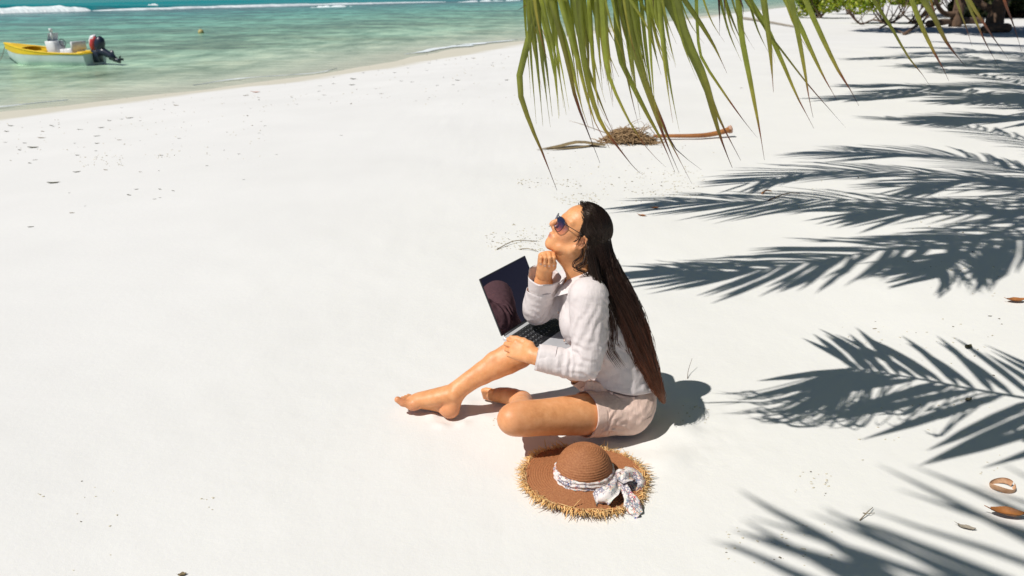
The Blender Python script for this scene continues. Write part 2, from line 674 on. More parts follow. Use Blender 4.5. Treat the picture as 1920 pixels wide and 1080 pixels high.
def swash():
    """the thin lip of foam where the last wave ran up the sand"""
    mb = MB()
    for (y0, y1, off, w, sd) in ((33, 43, 0.15, 0.9, 1), (36, 42.5, 1.2, 0.5, 2), (16, 19, 0.5, 0.10, 3), (22, 27, 0.7, 0.12, 4)):
        Ys = np.linspace(y0, y1, 60)
        Xs = np.interp(Ys, SHORE[:, 1], SHORE[:, 0])
        Gf = np.zeros((60, 4, 3))
        for i in range(60):
            for _ in range(6):
                Xs[i] -= (inland(Xs[i:i + 1], Ys[i:i + 1])[0] + 0.35)
            wv = off * float(noise(np.array([[Ys[i] * 0.5, sd, 0]]), 1, sd)[0])
            wd = w * max(0.03, 0.5 + float(noise(np.array([[Ys[i] * 1.3, sd, 5]]), 1, sd)[0])) * math.sin(math.pi * (i + .5) / 60)
            for k in range(4):
                x = Xs[i] - 0.3 + wv + wd * (k / 3 - 0.5)
                Gf[i, k] = (x, Ys[i], SEA_Z + 0.028 + (0.02 if k in (1, 2) else 0))
        mb.grid(Gf)
    o = mb.build('sea_foam', FOAM)
    tag(o, 'thin white foam lapping at the water edge', None, None, 'stuff')


swash()
# ------------------------------------------------------------------ palms
LEAF_STOPS = [(0.0, (0.29, 0.33, 0.05)), (0.25, (0.24, 0.30, 0.045)), (0.66, (0.32, 0.355, 0.05)), (0.84, (0.40, 0.33, 0.05)), (0.89, (0.26, 0.075, 0.025)), (1.0, (0.05, 0.018, 0.013))]
LEAF = tint_mat('palm_leaf', LEAF_STOPS, 0.40, 0.5, 0.30, 22, 0.45, bmp=0.3)
DRYLEAF = tint_mat('dry_palm_leaf', [(0.0, (0.10, 0.03, 0.02)), (0.5, (0.14, 0.055, 0.03)), (1.0, (0.05, 0.02, 0.015))], 0.6, 0.3, 0.15, 60, 0.3)
RACHIS = simple('palm_rachis', (0.30, 0.30, 0.07), (0.22, 0.20, 0.05), 0.5, 8, 0.2, 60)
BARK = simple('palm_bark', (0.26, 0.22, 0.18), (0.13, 0.10, 0.08), 0.9, 9, 0.8, 18, 0.03, stretch=(1, 1, 6))


def leaflet(mb, path, width, base_w=0.6, fold=0.35, up=(0, 0, 1), vary=0.5, twist=0.0, tipcol=1.0):
    """a folded palm leaflet along a path: thin base, widest near a third, drawn-out tip"""
    P = np.asarray(path, float)
    n = len(P)
    T = np.gradient(P, axis=0)
    sg = np.r_[0, np.cumsum(np.linalg.norm(np.diff(P, axis=0), axis=1))]
    t = sg / sg[-1]
    w = width * np.interp(t, [0, 0.12, 0.4, 0.68, 0.80, 0.88, 0.92, 1.0], [base_w, 0.85, 1.0, 0.85, 0.58, 0.30, 0.13, 0.05])
    V = np.zeros((n, 3, 3))
    C = np.zeros((n, 3, 4))
    for i in range(n):
        d = nrm(T[i])
        s = cross(d, up)
        s = nrm(s if np.linalg.norm(s) > 0.05 else cross(d, (0, 1, 0)))
        nn = cross(s, d)
        a = twist * t[i]
        s, nn = s * math.cos(a) + nn * math.sin(a), nn * math.cos(a) - s * math.sin(a)
        V[i, 0] = P[i] - s * w[i] / 2 - nn * fold * w[i] / 2
        V[i, 1] = P[i]
        V[i, 2] = P[i] + s * w[i] / 2 - nn * fold * w[i] / 2
        C[i, :, 0] = min(1, t[i] * tipcol)
        C[i, :, 1] = vary
        C[i, :, 3] = 1
    C[:, 1, 1] = min(1, vary + .28)
    C[:, 0, 1] = max(0, vary - .10)
    mb.grid(V, 0, C)


def frond_mesh(mb, pts, length=0.78, n=52, droop=0.45, side_up=0.12, seed=0, skip=None, t0=0.14, wid=0.042):
    """a whole pinnate frond as shapes in mb; pts = rachis from crown to tip"""
    rg = np.random.default_rng(seed)
    K = catmull(pts, 90)
    mb.tube(K[::3], np.linspace(0.026, 0.004, 30), 6, 1, flat=0.8)
    for i in range(n):
        t = t0 + (1 - t0) * (i + 0.5) / n
        for sd in (-1, 1):
            if rg.random() < 0.04:
                continue
            tt = min(0.995, t + rg.normal() * 0.004)
            j = min(int(tt * 89), 88)
            p, d = K[j], nrm(K[j + 1] - K[j])
            s = nrm(cross(d, (0, 0, 1))) * sd
            L_ = length * (0.35 + 0.65 * math.sin(math.pi * min(1, 0.16 + 0.80 * (t - t0) / (1 - t0))) ** 0.8) * (0.85 + 0.3 * rg.random())
            al = R(38 + 28 * t + rg.normal() * 6)
            dr = nrm(s * math.cos(al) + d * math.sin(al) + np.array([0, 0, side_up + rg.normal() * 0.08]))
            q = []
            for u in np.linspace(0, 1, 6):
                q.append(p + dr * L_ * (u - 0.10 * u * u) + np.array([0, 0, -1]) * droop * L_ * u ** 2.1 * (0.7 + 0.5 * rg.random() * u))
            leaflet(mb, np.array(q), wid * (0.8 + 0.4 * rg.random()), vary=rg.random(), fold=0.3)


def make_palm(label, base, bend, crown, trunk_r=0.15, seed=0):
    o = thing('palm_tree', label, 'palm tree', base, 'coconut palms leaning over the beach')
    K = catmull([base] + list(bend) + [crown], 46)
    mb = MB()
    rr = np.linspace(trunk_r * 1.3, trunk_r * 0.72, 46) * (1 + 0.05 * (np.arange(46) % 2))
    rr[0] *= 1.35
    K[0, 2] -= 0.15
    mb.tube(K, rr, 12)
    part(mb, 'trunk', BARK, o)
    # nuts under the crown
    for k in range(4):
        mb = MB()
        a = 1.6 * k + seed
        c = np.asarray(crown) + np.array([math.cos(a) * .2, math.sin(a) * .2, -.22])
        tt = np.linspace(0.02, 0.98, 8)
        mb.tube(c + np.outer(tt - .5, (0, 0, .22)), 0.09 * np.sin(np.pi * tt) ** .6, 8)
        part(mb, 'coconut', simple_nut, o)
    return o


simple_nut = simple('green_coconut', (0.16, 0.2, 0.05), (0.2, 0.13, 0.04), 0.5, 5)


def add_frond(palm, pts, seed, **kw):
    mb = MB()
    frond_mesh(mb, pts, seed=seed, **kw)
    return part(mb, 'frond', [LEAF, RACHIS], palm)


def cast(px, py, h):
    """where a piece h metres up hangs when its shadow falls on a photo pixel"""
    g = on_ground(px, py)
    return np.array([g[0] - SUN_OFF[0] * h, g[1] - SUN_OFF[1] * h, h])


def shadow_frond(palm, crown, spec, seed, **kw):
    """spec: [(px, py, height)...] from the crown side to the tip"""
    pts = [np.asarray(crown, float)] + [cast(*q) for q in spec]
    return add_frond(palm, pts, seed, **kw)


def spare_fronds(palm, crown, angles, seed, ln=3.6):
    for k, a in enumerate(angles):
        d = np.array([math.cos(R(a)), math.sin(R(a)), 0])
        c = np.asarray(crown, float)
        add_frond(palm, [c, c + d * ln * .35 + (0, 0, .55), c + d * ln * .75 + (0, 0, .35), c + d * ln + (0, 0, -.5)], seed + k, n=34)


# palm whose fronds throw the long shadows behind the woman
CA = (3.15, 5.72, 3.7)
pa = make_palm('slender coconut palm leaning in from the right, its shadow fronds lie behind the woman', (6.4, 6.1, 0.0), [(5.2, 6.0, 1.3), (4.2, 5.85, 2.6)], CA, 0.14, 1)
shadow_frond(pa, CA, [(1930, 420, 3.75), (1660, 468, 3.3), (1430, 505, 2.75), (1225, 503, 2.25)], 21, length=0.58, n=58, droop=0.5, wid=.042)
shadow_frond(pa, CA, [(1900, 385, 3.8), (1600, 376, 3.3), (1400, 378, 2.8), (1235, 378, 2.3)], 22, length=0.74, n=50, droop=0.62, wid=.038)
shadow_frond(pa, CA, [(1960, 345, 3.9), (1720, 325, 3.6), (1540, 322, 3.2), (1400, 345, 2.6)], 23, length=0.8, n=50, droop=0.45, wid=.038)
shadow_frond(pa, CA, [(1960, 400, 3.8), (1790, 390, 3.5), (1600, 400, 3.0)], 26, length=0.75, n=44, droop=0.5, wid=.04)
shadow_frond(pa, CA, [(1970, 360, 3.9), (1850, 340, 3.7), (1700, 352, 3.2)], 27, length=0.8, n=44, droop=0.45, wid=.04)
shadow_frond(pa, CA, [(1970, 330, 3.9), (1800, 296, 3.8), (1660, 288, 3.5), (1560, 284, 3.0)], 24, length=0.9, n=50, droop=0.4, wid=.042)
shadow_frond(pa, CA, [(1960, 430, 3.7), (1830, 470, 3.2), (1760, 520, 2.6)], 25, length=0.7, n=40, droop=0.5)
spare_fronds(pa, CA, (-30, 15, 55, 95), 40)

# palm to the right of the camera: its lowest frond hangs into the picture
CB = (3.3, 1.00, 2.38)
pb = make_palm('young coconut palm beside the camera, its lowest frond hanging into the top of the view', (4.6, 0.2, 0.0), [(4.4, 0.5, 0.9), (3.9, 0.75, 1.7)], CB, 0.13, 2)
spare_fronds(pb, CB, (-80, -30, 20, 60), 60, 2.8)

# the hanging frond itself: rachis just above the top of the picture, every leaflet a piece
RB = catmull([CB, (2.45, 1.42, 2.22), (1.62, 1.82, 2.02), (0.98, 2.18, 1.86), (0.62, 2.42, 1.76), (0.45, 2.55, 1.67)], 80)
mb = MB()
mb.tube(RB[::2], np.linspace(0.024, 0.005, 40), 8, 0, flat=0.8)
hang = part(mb, 'frond', [RACHIS], pb)
hang['label'] = 'green coconut frond hanging into the top of the view'


def c7(*pts):
    return [(960 + x * .3517, y * .3519) for x, y in pts]


def c8(*pts):
    return [(1380 + x * .28125, y * .28125) for x, y in pts]


HANG = [  # traced leaflets: width in photo pixels, points from the top edge to the tip, dryness
    (15, c7((150, 0), (92, 200), (38, 440), (90, 640), (165, 820), (240, 1015)), 1.0),
    (13, c7((230, 60), (300, 330), (340, 520), (400, 690), (470, 870)), 1.08),
    (12, c7((260, 0), (345, 300), (430, 620), (520, 790)), 0.95),
    (13, c7((380, 0), (405, 250), (412, 490)), 0.9),
    (12, c7((420, 60), (440, 400), (465, 560), (515, 650)), 0.9),
    (15, c7((490, 0), (503, 250), (525, 400), (590, 560), (650, 680), (730, 800), (820, 890)), 1.0),
    (13, c7((395, 380), (440, 560), (490, 680), (570, 790), (640, 880), (685, 925)), 1.05),
    (12, c7((560, 0), (570, 270), (640, 440), (740, 640), (800, 750), (870, 920)), 1.0),
    (16, c7((620, 0), (640, 220), (685, 380), (745, 560), (812, 740), (890, 920)), 1.05),
    (14, c7((670, 0), (700, 250), (733, 460)), 0.75),
    (14, c7((640, 200), (705, 400), (792, 620), (860, 780), (960, 980)), 1.0),
    (8, c7((700, 380), (800, 640), (870, 790), (1010, 905)), 1.15),
    (20, c7((810, -60), (905, 130), (965, 280), (1042, 460), (1090, 650), (1130, 780), (1175, 895)), 1.0),
    (15, c7((890, 0), (945, 200), (1032, 400), (1080, 560), (1140, 700), (1220, 855)), 1.0),
    (13, c7((930, 0), (1010, 120), (1080, 240), (1120, 330), (1147, 390)), 0.95),
    (9, c7((990, 0), (998, 170), (1015, 300), (1100, 440), (1180, 560), (1250, 660), (1310, 735)), 1.1),
    (13, c7((690, 0), (755, 120), (820, 265)), 0.85),
    (12, c7((640, 0), (720, 140), (772, 282)), 0.85),
    (12, c7((430, 0), (490, 220), (570, 410)), 0.85),
    (11, c7((540, 0), (570, 150), (612, 260)), 0.8),
    (13, c7((130, 60), (180, 330), (215, 620)), 0.8), (12, c7((110, 90), (140, 380), (165, 672)), 0.8), (10, c7((95, 140), (110, 400), (130, 660)), 0.8),
    (12, c7((160, 60), (225, 370), (250, 632)), 0.8), (12, c7((170, 40), (240, 330), (290, 612)), 0.8), (11, c7((190, 60), (260, 350), (305, 590)), 0.8),
    (9, c7((80, 170), (92, 350), (100, 520)), 0.8), (13, c7((210, 0), (300, 260), (370, 560), (412, 690)), 0.9), (12, c7((300, 40), (370, 380), (440, 700)), 0.95),
    (12, c7((330, 0), (390, 300), (480, 560), (545, 720)), 0.95), (10, c7((450, 0), (455, 200), (490, 420)), 0.8), (12, c7((600, 100), (640, 260), (700, 440)), 0.8),
    (11, c7((240, 0), (270, 200), (330, 420)), 0.8), (11, c7((350, 0), (370, 200), (400, 420)), 0.75), (12, c7((280, 0), (320, 250), (350, 470)), 0.8),
    (15, c8((30, 0), (52, 250), (102, 520), (150, 800), (190, 1067)), 1.0),
    (9, c8((70, 0), (110, 70), (155, 140)), 0.9),
    (14, c8((190, 0), (222, 250), (242, 500), (250, 615)), 0.95),
    (15, c8((110, 0), (230, 200), (330, 430), (422, 660), (520, 855)), 1.0),
    (14, c8((385, 0), (430, 250), (470, 500), (487, 640), (515, 785)), 1.0),
    (17, c8((355, 0), (440, 160), (530, 370), (600, 530), (675, 670)), 1.0),
    (14, c8((480, 0), (570, 210), (680, 450), (760, 590), (820, 705)), 1.05),
    (5, c8((170, 150), (350, 390), (480, 560), (600, 700), (730, 850)), 1.1),
    (10, c8((930, 0), (1040, 170), (1150, 370), (1240, 490), (1300, 585)), 1.0),
    (14, c8((1190, 0), (1250, 170), (1320, 330), (1380, 450), (1420, 540)), 1.05),
    (13, c8((1260, 0), (1330, 120), (1400, 270), (1470, 370), (1530, 440)), 1.05),
    (11, c8((1480, 0), (1530, 160), (1575, 310)), 0.98),
    (11, c8((1550, 0), (1620, 170), (1680, 310), (1755, 450)), 1.1),
    (12, c8((1570, 0), (1660, 150), (1720, 250), (1820, 400)), 1.15),
    (11, c8((1800, 0), (1850, 150), (1905, 345)), 1.2),
    (7, c8((1340, 120), (1400, 250), (1420, 335)), 1.2),
    (6, c8((1640, -20), (1650, 20), (1660, 62)), 1.2),
    (9, c8((-30, 160), (-5, 230), (35, 320)), 0.9), (11, c8((-60, 0), (0, 180), (60, 330)), 0.9),
]
RBX = RB[:, 0]
_lr = np.random.default_rng(5)


def hang_leaflet(w, px, dry, mat, Y=None):
    """a leaflet springs from the rachis above the view and drops into it"""
    if px[0][1] > 5:
        (xa, ya), (xb, yb) = px[0], px[1]
        px = [(xa + (xa - xb) / (yb - ya) * (ya + 8) * .6, -8)] + list(px)
    x0 = px[0][0]
    Yg = Y if Y is not None else 2.22 - 0.26 * (x0 - 1000) / 900 + _lr.uniform(-0.10, 0.14)
    vis = np.array([at(x, y, Yg + 0.04 * k) for k, (x, y) in enumerate(px)])
    dn = nrm(vis[1] - vis[0])
    j = int(np.clip(np.argmin(np.abs(RBX - (vis[0][0] + .16))), 4, 77))
    b = RB[j]
    span = np.linalg.norm(vis[0] - b)
    m0 = nrm(nrm(vis[0] - b) * (1, 1, 0) + np.array([0, 0, .35])) * span * 1.1
    m1 = dn * span * 1.1
    H = []
    for q in np.linspace(0, .9, 6):
        H.append(b * (2 * q ** 3 - 3 * q * q + 1) + m0 * (q ** 3 - 2 * q * q + q) + vis[0] * (3 * q * q - 2 * q ** 3) + m1 * (q ** 3 - q * q))
    wid = w / 1500 * (Yg * CP + 0.1)
    P = catmull(np.vstack([H, vis]), 22)
    m_ = MB()
    leaflet(m_, P, wid * 0.95, 0.55, 0.85, up=(0.25, -1, 0.35), vary=_lr.random(), twist=_lr.normal() * 0.45, tipcol=dry)
    part(m_, 'leaflet', mat, hang)


# more slender leaflets crowd the left end of the frond
for k in range(60):
    x = _lr.uniform(985, 1255) if k < 52 else _lr.uniform(1260, 1500)
    ln = _lr.uniform(70, 250) * (1.0 if k < 52 else .6)
    dx = _lr.uniform(8, 46)
    HANG.append((_lr.uniform(7, 12), [(x, -5), (x + dx * .35, ln * .45), (x + dx * .7, ln * .78), (x + dx, ln)], _lr.uniform(.78, .98)))
for w, px, dry in HANG:
    hang_leaflet(w, px, dry, LEAF)
# thin dry brown leaflets among the green ones
for px in (c7((180, 0), (208, 120), (216, 230)), c7((280, 0), (292, 70), (300, 130)), c7((755, 0), (762, 110), (770, 210)), c7((1107, 0), (1108, 100), (1106, 190)), c7((1135, 0), (1140, 90), (1143, 165)), c7((610, 0), (628, 100), (632, 200)), c8((35, 0), (50, 60), (42, 150)), c8((390, 0), (400, 50), (405, 110))):
    hang_leaflet(8, px, 1.0, DRYLEAF)
# leaflets spreading from both sides of the rachis above the view, seen by their shadow
for side in (1, -1):
    nn_ = 30 if side > 0 else 22
    for i in range(nn_):
        t = 0.22 + 0.77 * i / nn_
        j = min(78, int(t * 79))
        p, d = RB[j], nrm(RB[min(79, j + 1)] - RB[j - 1])
        s = nrm(cross(d, (0, 0, 1)))
        if s[1] * side < 0:
            s = -s
        L_ = (0.62 if side > 0 else 0.68) * (0.5 + 0.5 * math.sin(math.pi * (0.25 + 0.7 * i / nn_))) * _lr.uniform(0.8, 1.2)
        dr = nrm(s * 0.75 + d * (0.62 + .15 * _lr.normal()) + np.array([0, 0, 0.30 if side > 0 else 0.05]))
        drop = .22 if side > 0 else max(0.02, min(.22, (p[2] - 1.58) / L_))
        m_ = MB()
        leaflet(m_, np.array([p + dr * L_ * u + np.array([0, 0, -drop * L_ * u * u]) for u in np.linspace(0, 1, 8)]), 0.046 if side > 0 else .055, base_w=.25, vary=_lr.random(), fold=0.2)
        part(m_, 'leaflet', LEAF, hang)

# a taller palm behind the camera, its frond high over the near sand
CC = (1.55, -0.35, 4.6)
pc = make_palm('tall coconut palm behind the camera, its high fronds shading the near sand', (3.6, -1.6, 0.0), [(3.3, -1.35, 1.5), (2.5, -0.85, 3.3)], CC, 0.16, 3)
hp_ = [np.array([x - SUN_OFF[0] * h, y - SUN_OFF[1] * h, h]) for x, y, h in ((2.7, 1.40, 4.25), (2.1, 1.53, 4.0), (1.42, 1.62, 3.7), (.86, 1.74, 3.3))]
add_frond(pc, [np.array(CC)] + hp_, 31, length=1.12, n=25, droop=0.10, t0=0.24, wid=0.052)
spare_fronds(pc, CC, (-120, -60, -20), 80)

# palms further along the beach
CD = (6.2, 12.3, 4.2)
pd = make_palm('coconut palm leaning out over the sand well behind the woman', (11.5, 12.6, 0.0), [(9.9, 12.6, 1.3), (7.9, 12.5, 2.9)], CD, 0.16, 4)
shadow_frond(pd, CD, [(1960, 190, 4.3), (1760, 176, 3.9), (1560, 184, 3.0)], 51, n=56, wid=.075, length=.95)
shadow_frond(pd, CD, [(1960, 205, 4.2), (1760, 163, 3.8), (1610, 160, 3.0)], 52, n=56, wid=.075, length=.95)
shadow_frond(pd, CD, [(2000, 215, 4.2), (1860, 222, 3.7), (1745, 226, 3.0)], 53, n=56, wid=.075, length=.95)
shadow_frond(pd, CD, [(2020, 205, 4.2), (1880, 150, 3.8), (1700, 120, 3.2)], 54, n=56, wid=.075, length=1.0)
shadow_frond(pd, CD, [(2000, 170, 4.3), (1850, 160, 3.9), (1650, 172, 3.3)], 58, n=56, wid=.08, length=1.0)
shadow_frond(pd, CD, [(2000, 180, 4.3), (1900, 182, 3.9), (1780, 190, 3.4)], 59, n=50, wid=.08, length=1.0)
shadow_frond(pd, CD, [(2000, 165, 4.3), (1900, 128, 4.0), (1790, 100, 3.4)], 60, n=50, wid=.08, length=1.0)
spare_fronds(pd, CD, (-25, 20, 60), 100)
CE = (10.5, 19.8, 4.6)
pe = make_palm('distant coconut palm leaning over the upper right sand', (16.2, 20.0, 0.0), [(14.8, 20.0, 1.3), (12.5, 19.9, 3.1)], CE, 0.16, 5)
shadow_frond(pe, CE, [(1960, 128, 4.6), (1780, 106, 4.0), (1600, 110, 3.2)], 55, n=50, wid=.09, length=1.1)
shadow_frond(pe, CE, [(1960, 112, 4.6), (1800, 92, 4.0), (1680, 88, 3.2)], 56, n=50, wid=.09, length=1.1)
shadow_frond(pe, CE, [(1990, 140, 4.6), (1880, 128, 4.2), (1760, 118, 3.2)], 57, n=50, wid=.09, length=1.1)
for k_, q in enumerate(([(1990, 104, 4.6), (1860, 98, 4.2), (1720, 100, 3.4)], [(1990, 118, 4.6), (1850, 117, 4.2), (1700, 124, 3.4)], [(1990, 134, 4.6), (1900, 133, 4.2), (1790, 133, 3.4)], [(1990, 90, 4.6), (1880, 84, 4.2), (1760, 78, 3.4)])):
    shadow_frond(pe, CE, q, 61 + k_, n=50, wid=.10, length=1.2)
spare_fronds(pe, CE, (-25, 20, 60), 120)


# ------------------------------------------------------------------ trees and shrubs up the beach
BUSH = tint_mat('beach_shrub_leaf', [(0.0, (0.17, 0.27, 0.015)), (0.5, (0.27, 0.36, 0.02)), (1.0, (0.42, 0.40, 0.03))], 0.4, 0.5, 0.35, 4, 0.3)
SHADELEAF = tint_mat('shaded_tree_leaf', [(0.0, (0.018, 0.03, 0.010)), (0.6, (0.03, 0.05, 0.014)), (1.0, (0.06, 0.06, 0.015))], 0.45, 0.5, 0.25, 4, 0.3)  # green darkened: the shade under the canopy is put into the leaf colour
WOOD = simple('brown_wood', (0.17, 0.10, 0.06), (0.07, 0.045, 0.03), 0.9, 5, 0.7, 20, 0.03)
GREYWOOD = simple('bleached_wood', (0.42, 0.37, 0.30), (0.26, 0.22, 0.17), 0.9, 6, 0.5, 30, 0.02)


def leaves(mb, clumps, n, size, seed, shell=0.55):
    rg = np.random.default_rng(seed)
    for (c, r) in clumps:
        c, r = np.asarray(c, float), np.asarray(r, float)
        D = rg.normal(size=(n, 3))
        D /= np.linalg.norm(D, axis=1)[:, None]
        rad = shell + (1 - shell) * rg.random(n) ** 0.6
        P = c + D * r * rad[:, None]
        for i in range(n):
            a = nrm(D[i] * 0.6 + rg.normal(size=3) * 0.8)
            b = nrm(cross(a, rg.normal(size=3)))
            s = size * rg.uniform(0.6, 1.3)
            e = nrm(cross(a, b))
            V = [P[i] - b * s * .5, P[i] + e * s * .32 - a * s * .06, P[i] + b * s * .6, P[i] - e * s * .32 - a * s * .06]
            mb.add(V, [(0, 1, 2, 3)], 0, (rg.random(), rg.random(), 0, 1))


def shrub(label, c, w, h, seed, n=260, size=0.16, mat=None, low=0.35):
    rg = np.random.default_rng(seed)
    o = thing('beach_shrub', label, 'shrub', c, 'shrubs along the top of the beach')
    mb = MB()
    c = np.asarray(c, float)
    for k in range(9):
        a = rg.uniform(0, 6.28)
        e = c + np.array([math.cos(a) * w * .4, math.sin(a) * w * .3, h * rg.uniform(.5, .85)])
        K = catmull([c + rg.normal(size=3) * (.25, .2, 0) + (0, 0, -.05), c * .5 + e * .5 + rg.normal(size=3) * .12 - (0, 0, .1 * h), e], 7)
        mb.tube(K, np.linspace(.045, .015, 7), 6)
    part(mb, 'stem', WOOD, o)
    mb = MB()
    cl = []
    for k in range(15):
        a, q = rg.uniform(0, 6.28), rg.uniform(.15, .55)
        cl.append((c + np.array([math.cos(a) * w * q, math.sin(a) * w * q * .7, h * rg.uniform(low, .9)]), np.array([w * .2, w * .2, h * .2]) * rg.uniform(.7, 1.2)))
    leaves(mb, cl, n, size, seed)
    part(mb, 'foliage', mat or BUSH, o, smooth=False)
    return o


def gp(px, py):
    return on_ground(px, py)


shrub('bright green beach shrub at the left end of the thicket', gp(1535, 34), 2.6, 2.2, 1, low=0.2)
shrub('bright green bushy shrub just right of the leftmost one', gp(1590, 27), 2.6, 2.6, 2, low=0.25)
shrub('yellow green shrub standing on bare stems above the fallen twigs', gp(1655, 44), 3.2, 2.7, 3, 320, low=0.32)
shrub('green shrub leaning over bare stems by the dead branches', gp(1715, 45), 2.8, 2.6, 4, 300, low=0.38)
shrub('shaded dark shrub deep under the trees', gp(1806, 31), 6.0, 4.0, 5, 520, 0.34, SHADELEAF, 0.12)
shrub('shaded dark shrub at the far right under the trees', gp(1905, 33), 6.0, 4.0, 6, 520, 0.34, SHADELEAF, 0.10)
shrub('low shaded shrub between the two beach tree trunks', gp(1856, 30), 5.5, 4.0, 7, 520, 0.34, SHADELEAF, 0.10)


def beach_tree(label, pts, r, crown, seed, limbs=()):
    o = thing('beach_tree', label, 'tree', pts[0], 'broad beach trees at the top right')
    mb = MB()
    K = catmull(pts, 14)
    K[0, 2] -= .2
    mb.tube(K, np.linspace(r * 1.25, r * .7, 14), 10)
    part(mb, 'trunk', WOOD, o)
    for l in limbs:
        mb = MB()
        mb.tube(catmull(l, 10), np.linspace(r * .6, r * .25, 10), 8)
        part(mb, 'limb', WOOD, o)
    rg = np.random.default_rng(seed)
    mb = MB()
    c, rad = np.asarray(crown[0], float), np.asarray(crown[1], float)
    cl = []
    for k in range(18):
        d = nrm(rg.normal(size=3))
        cl.append((c + d * rad * rg.uniform(.3, .85), rad * rg.uniform(.25, .42)))
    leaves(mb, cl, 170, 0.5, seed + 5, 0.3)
    part(mb, 'crown', SHADELEAF, o, smooth=False)


t1 = gp(1790, 50)
beach_tree('brown beach tree with a leaning trunk beside the dead branches', [t1, t1 + (.1, .2, 1.2), t1 + (-.5, .3, 3.0)], .22, (t1 + (-4.2, -6.0, 4.7), (4.8, 4.6, 1.5)), 3,
           [[t1 + (.1, .2, .9), t1 + (.9, .0, 1.35), t1 + (2.2, -.3, 2.6)], [t1 + (0, .1, .5), t1 + (-.9, -.3, .7), t1 + (-1.8, -.6, 1.9)]])
t2 = gp(1862, 54)
beach_tree('thick brown beach tree low on its roots at the right edge', [t2, t2 + (.15, .1, 1.0), t2 + (1.0, .2, 3.0)], .30, (t2 + (-1.2, -4.2, 4.8), (5.2, 4.6, 1.5)), 4,
           [[t2 + (.1, .1, .7), t2 + (-.8, .2, 1.1), t2 + (-1.7, .3, 2.4)]])
t3 = gp(1960, 60)
beach_tree('beach tree just past the right edge of the view', [t3, t3 + (.1, .1, 1.2), t3 + (.2, .2, 3.0)], .28, (t3 + (-.8, -1.0, 4.7), (5.2, 4.8, 1.5)), 5, [])
for (px_, py_, lb, sd_) in ((1822, 30, 'tall beach tree added for its shade behind the leaning trunk', 6), (1888, 32, 'tall beach tree added for its shade behind the thick one at the right edge', 7)):  # two further trees, added so that their wide crowns shade the thicket
    t4 = gp(px_, py_)
    beach_tree(lb, [t4, t4 + (.2, .1, 1.4), t4 + (-.3, .3, 3.4)], .34, (t4 + (-2.0, -2.0, 5.6), (8.0, 6.0, 2.2)), sd_, [[t4 + (.1, .1, .9), t4 + (-1.2, .2, 1.6), t4 + (-2.6, .3, 3.2)]])


def branchy(label, name, trunk_pts, r, twigs, mat, cat, seed, group=None):
    rg = np.random.default_rng(seed)
    base = np.asarray(trunk_pts[0], float)
    o = thing(name, label, cat, base, group)
    mb = MB()
    K = catmull(trunk_pts, 16)
    mb.tube(K, np.linspace(r, r * .4, 16), 8)
    part(mb, 'main_branch', mat, o)
    for k in range(twigs):
        j = rg.integers(3, 15)
        p = K[j]
        d = nrm(np.array([rg.normal(), rg.normal() * .6, abs(rg.normal()) * .8]))
        ln = rg.uniform(.4, 1.1)
        mb = MB()
        mb.tube(catmull([p, p + d * ln * .5 + rg.normal(size=3) * .06, p + d * ln + rg.normal(size=3) * .12], 6), np.linspace(r * .4, r * .12, 6), 5)
        part(mb, 'twig', mat, o)
    return o


a, b, c_, d_ = gp(1585, 50), gp(1640, 48), gp(1695, 66), gp(1760, 40)
branchy('dead forked branch lying on white sand under the shrub', 'fallen_branch', [a + (0, 0, .7), a * .5 + b * .5 + (0, 0, .1), b + (0, 0, .25), c_ + (0, 0, .05)], .055, 7, WOOD, 'branch', 2)
branchy('dark dead branch arching up from the sand to the brown tree', 'fallen_branch', [c_ + (0, 0, .03), c_ * .5 + d_ * .5 + (0, 0, .35), d_ + (0, 0, .9)], .06, 8, WOOD, 'branch', 3)
branchy('thin dead branch tangled behind the forked one', 'fallen_branch', [gp(1650, 55) + (0, 0, .05), gp(1685, 52) + (0, 0, .5), gp(1700, 45) + (0, 0, 1.5)], .04, 8, WOOD, 'branch', 6)
e, f_ = gp(1388, 36), gp(1488, 52)
branchy('pale bleached driftwood branch lying on the far sand', 'driftwood', [e + (0, 0, .08), e * .6 + f_ * .4 + (0, 0, .1), f_ + (0, 0, .06)], .085, 1, GREYWOOD, 'driftwood', 9)


def log(label, p0, p1, r, mat, seed):
    rg = np.random.default_rng(seed)
    p0, p1 = np.asarray(p0, float), np.asarray(p1, float)
    mb = MB()
    K = catmull([p0, p0 * .5 + p1 * .5 + (0, 0, .05), p1], 9)
    mb.tube(K, r * (1 + .12 * rg.normal(size=9)), 9)
    return single(mb, 'fallen_log', mat, label, 'log', tuple(p0))


log('short brown log at the foot of the thick beach tree', gp(1845, 62) + (0, 0, .12), gp(1888, 60) + (0, 0, .14), .17, WOOD, 1)
log('dark fallen trunk lying in the shade of the trees', gp(1740, 52) + (0, 0, .15), gp(1838, 47) + (0, 0, .2), .15, WOOD, 2)


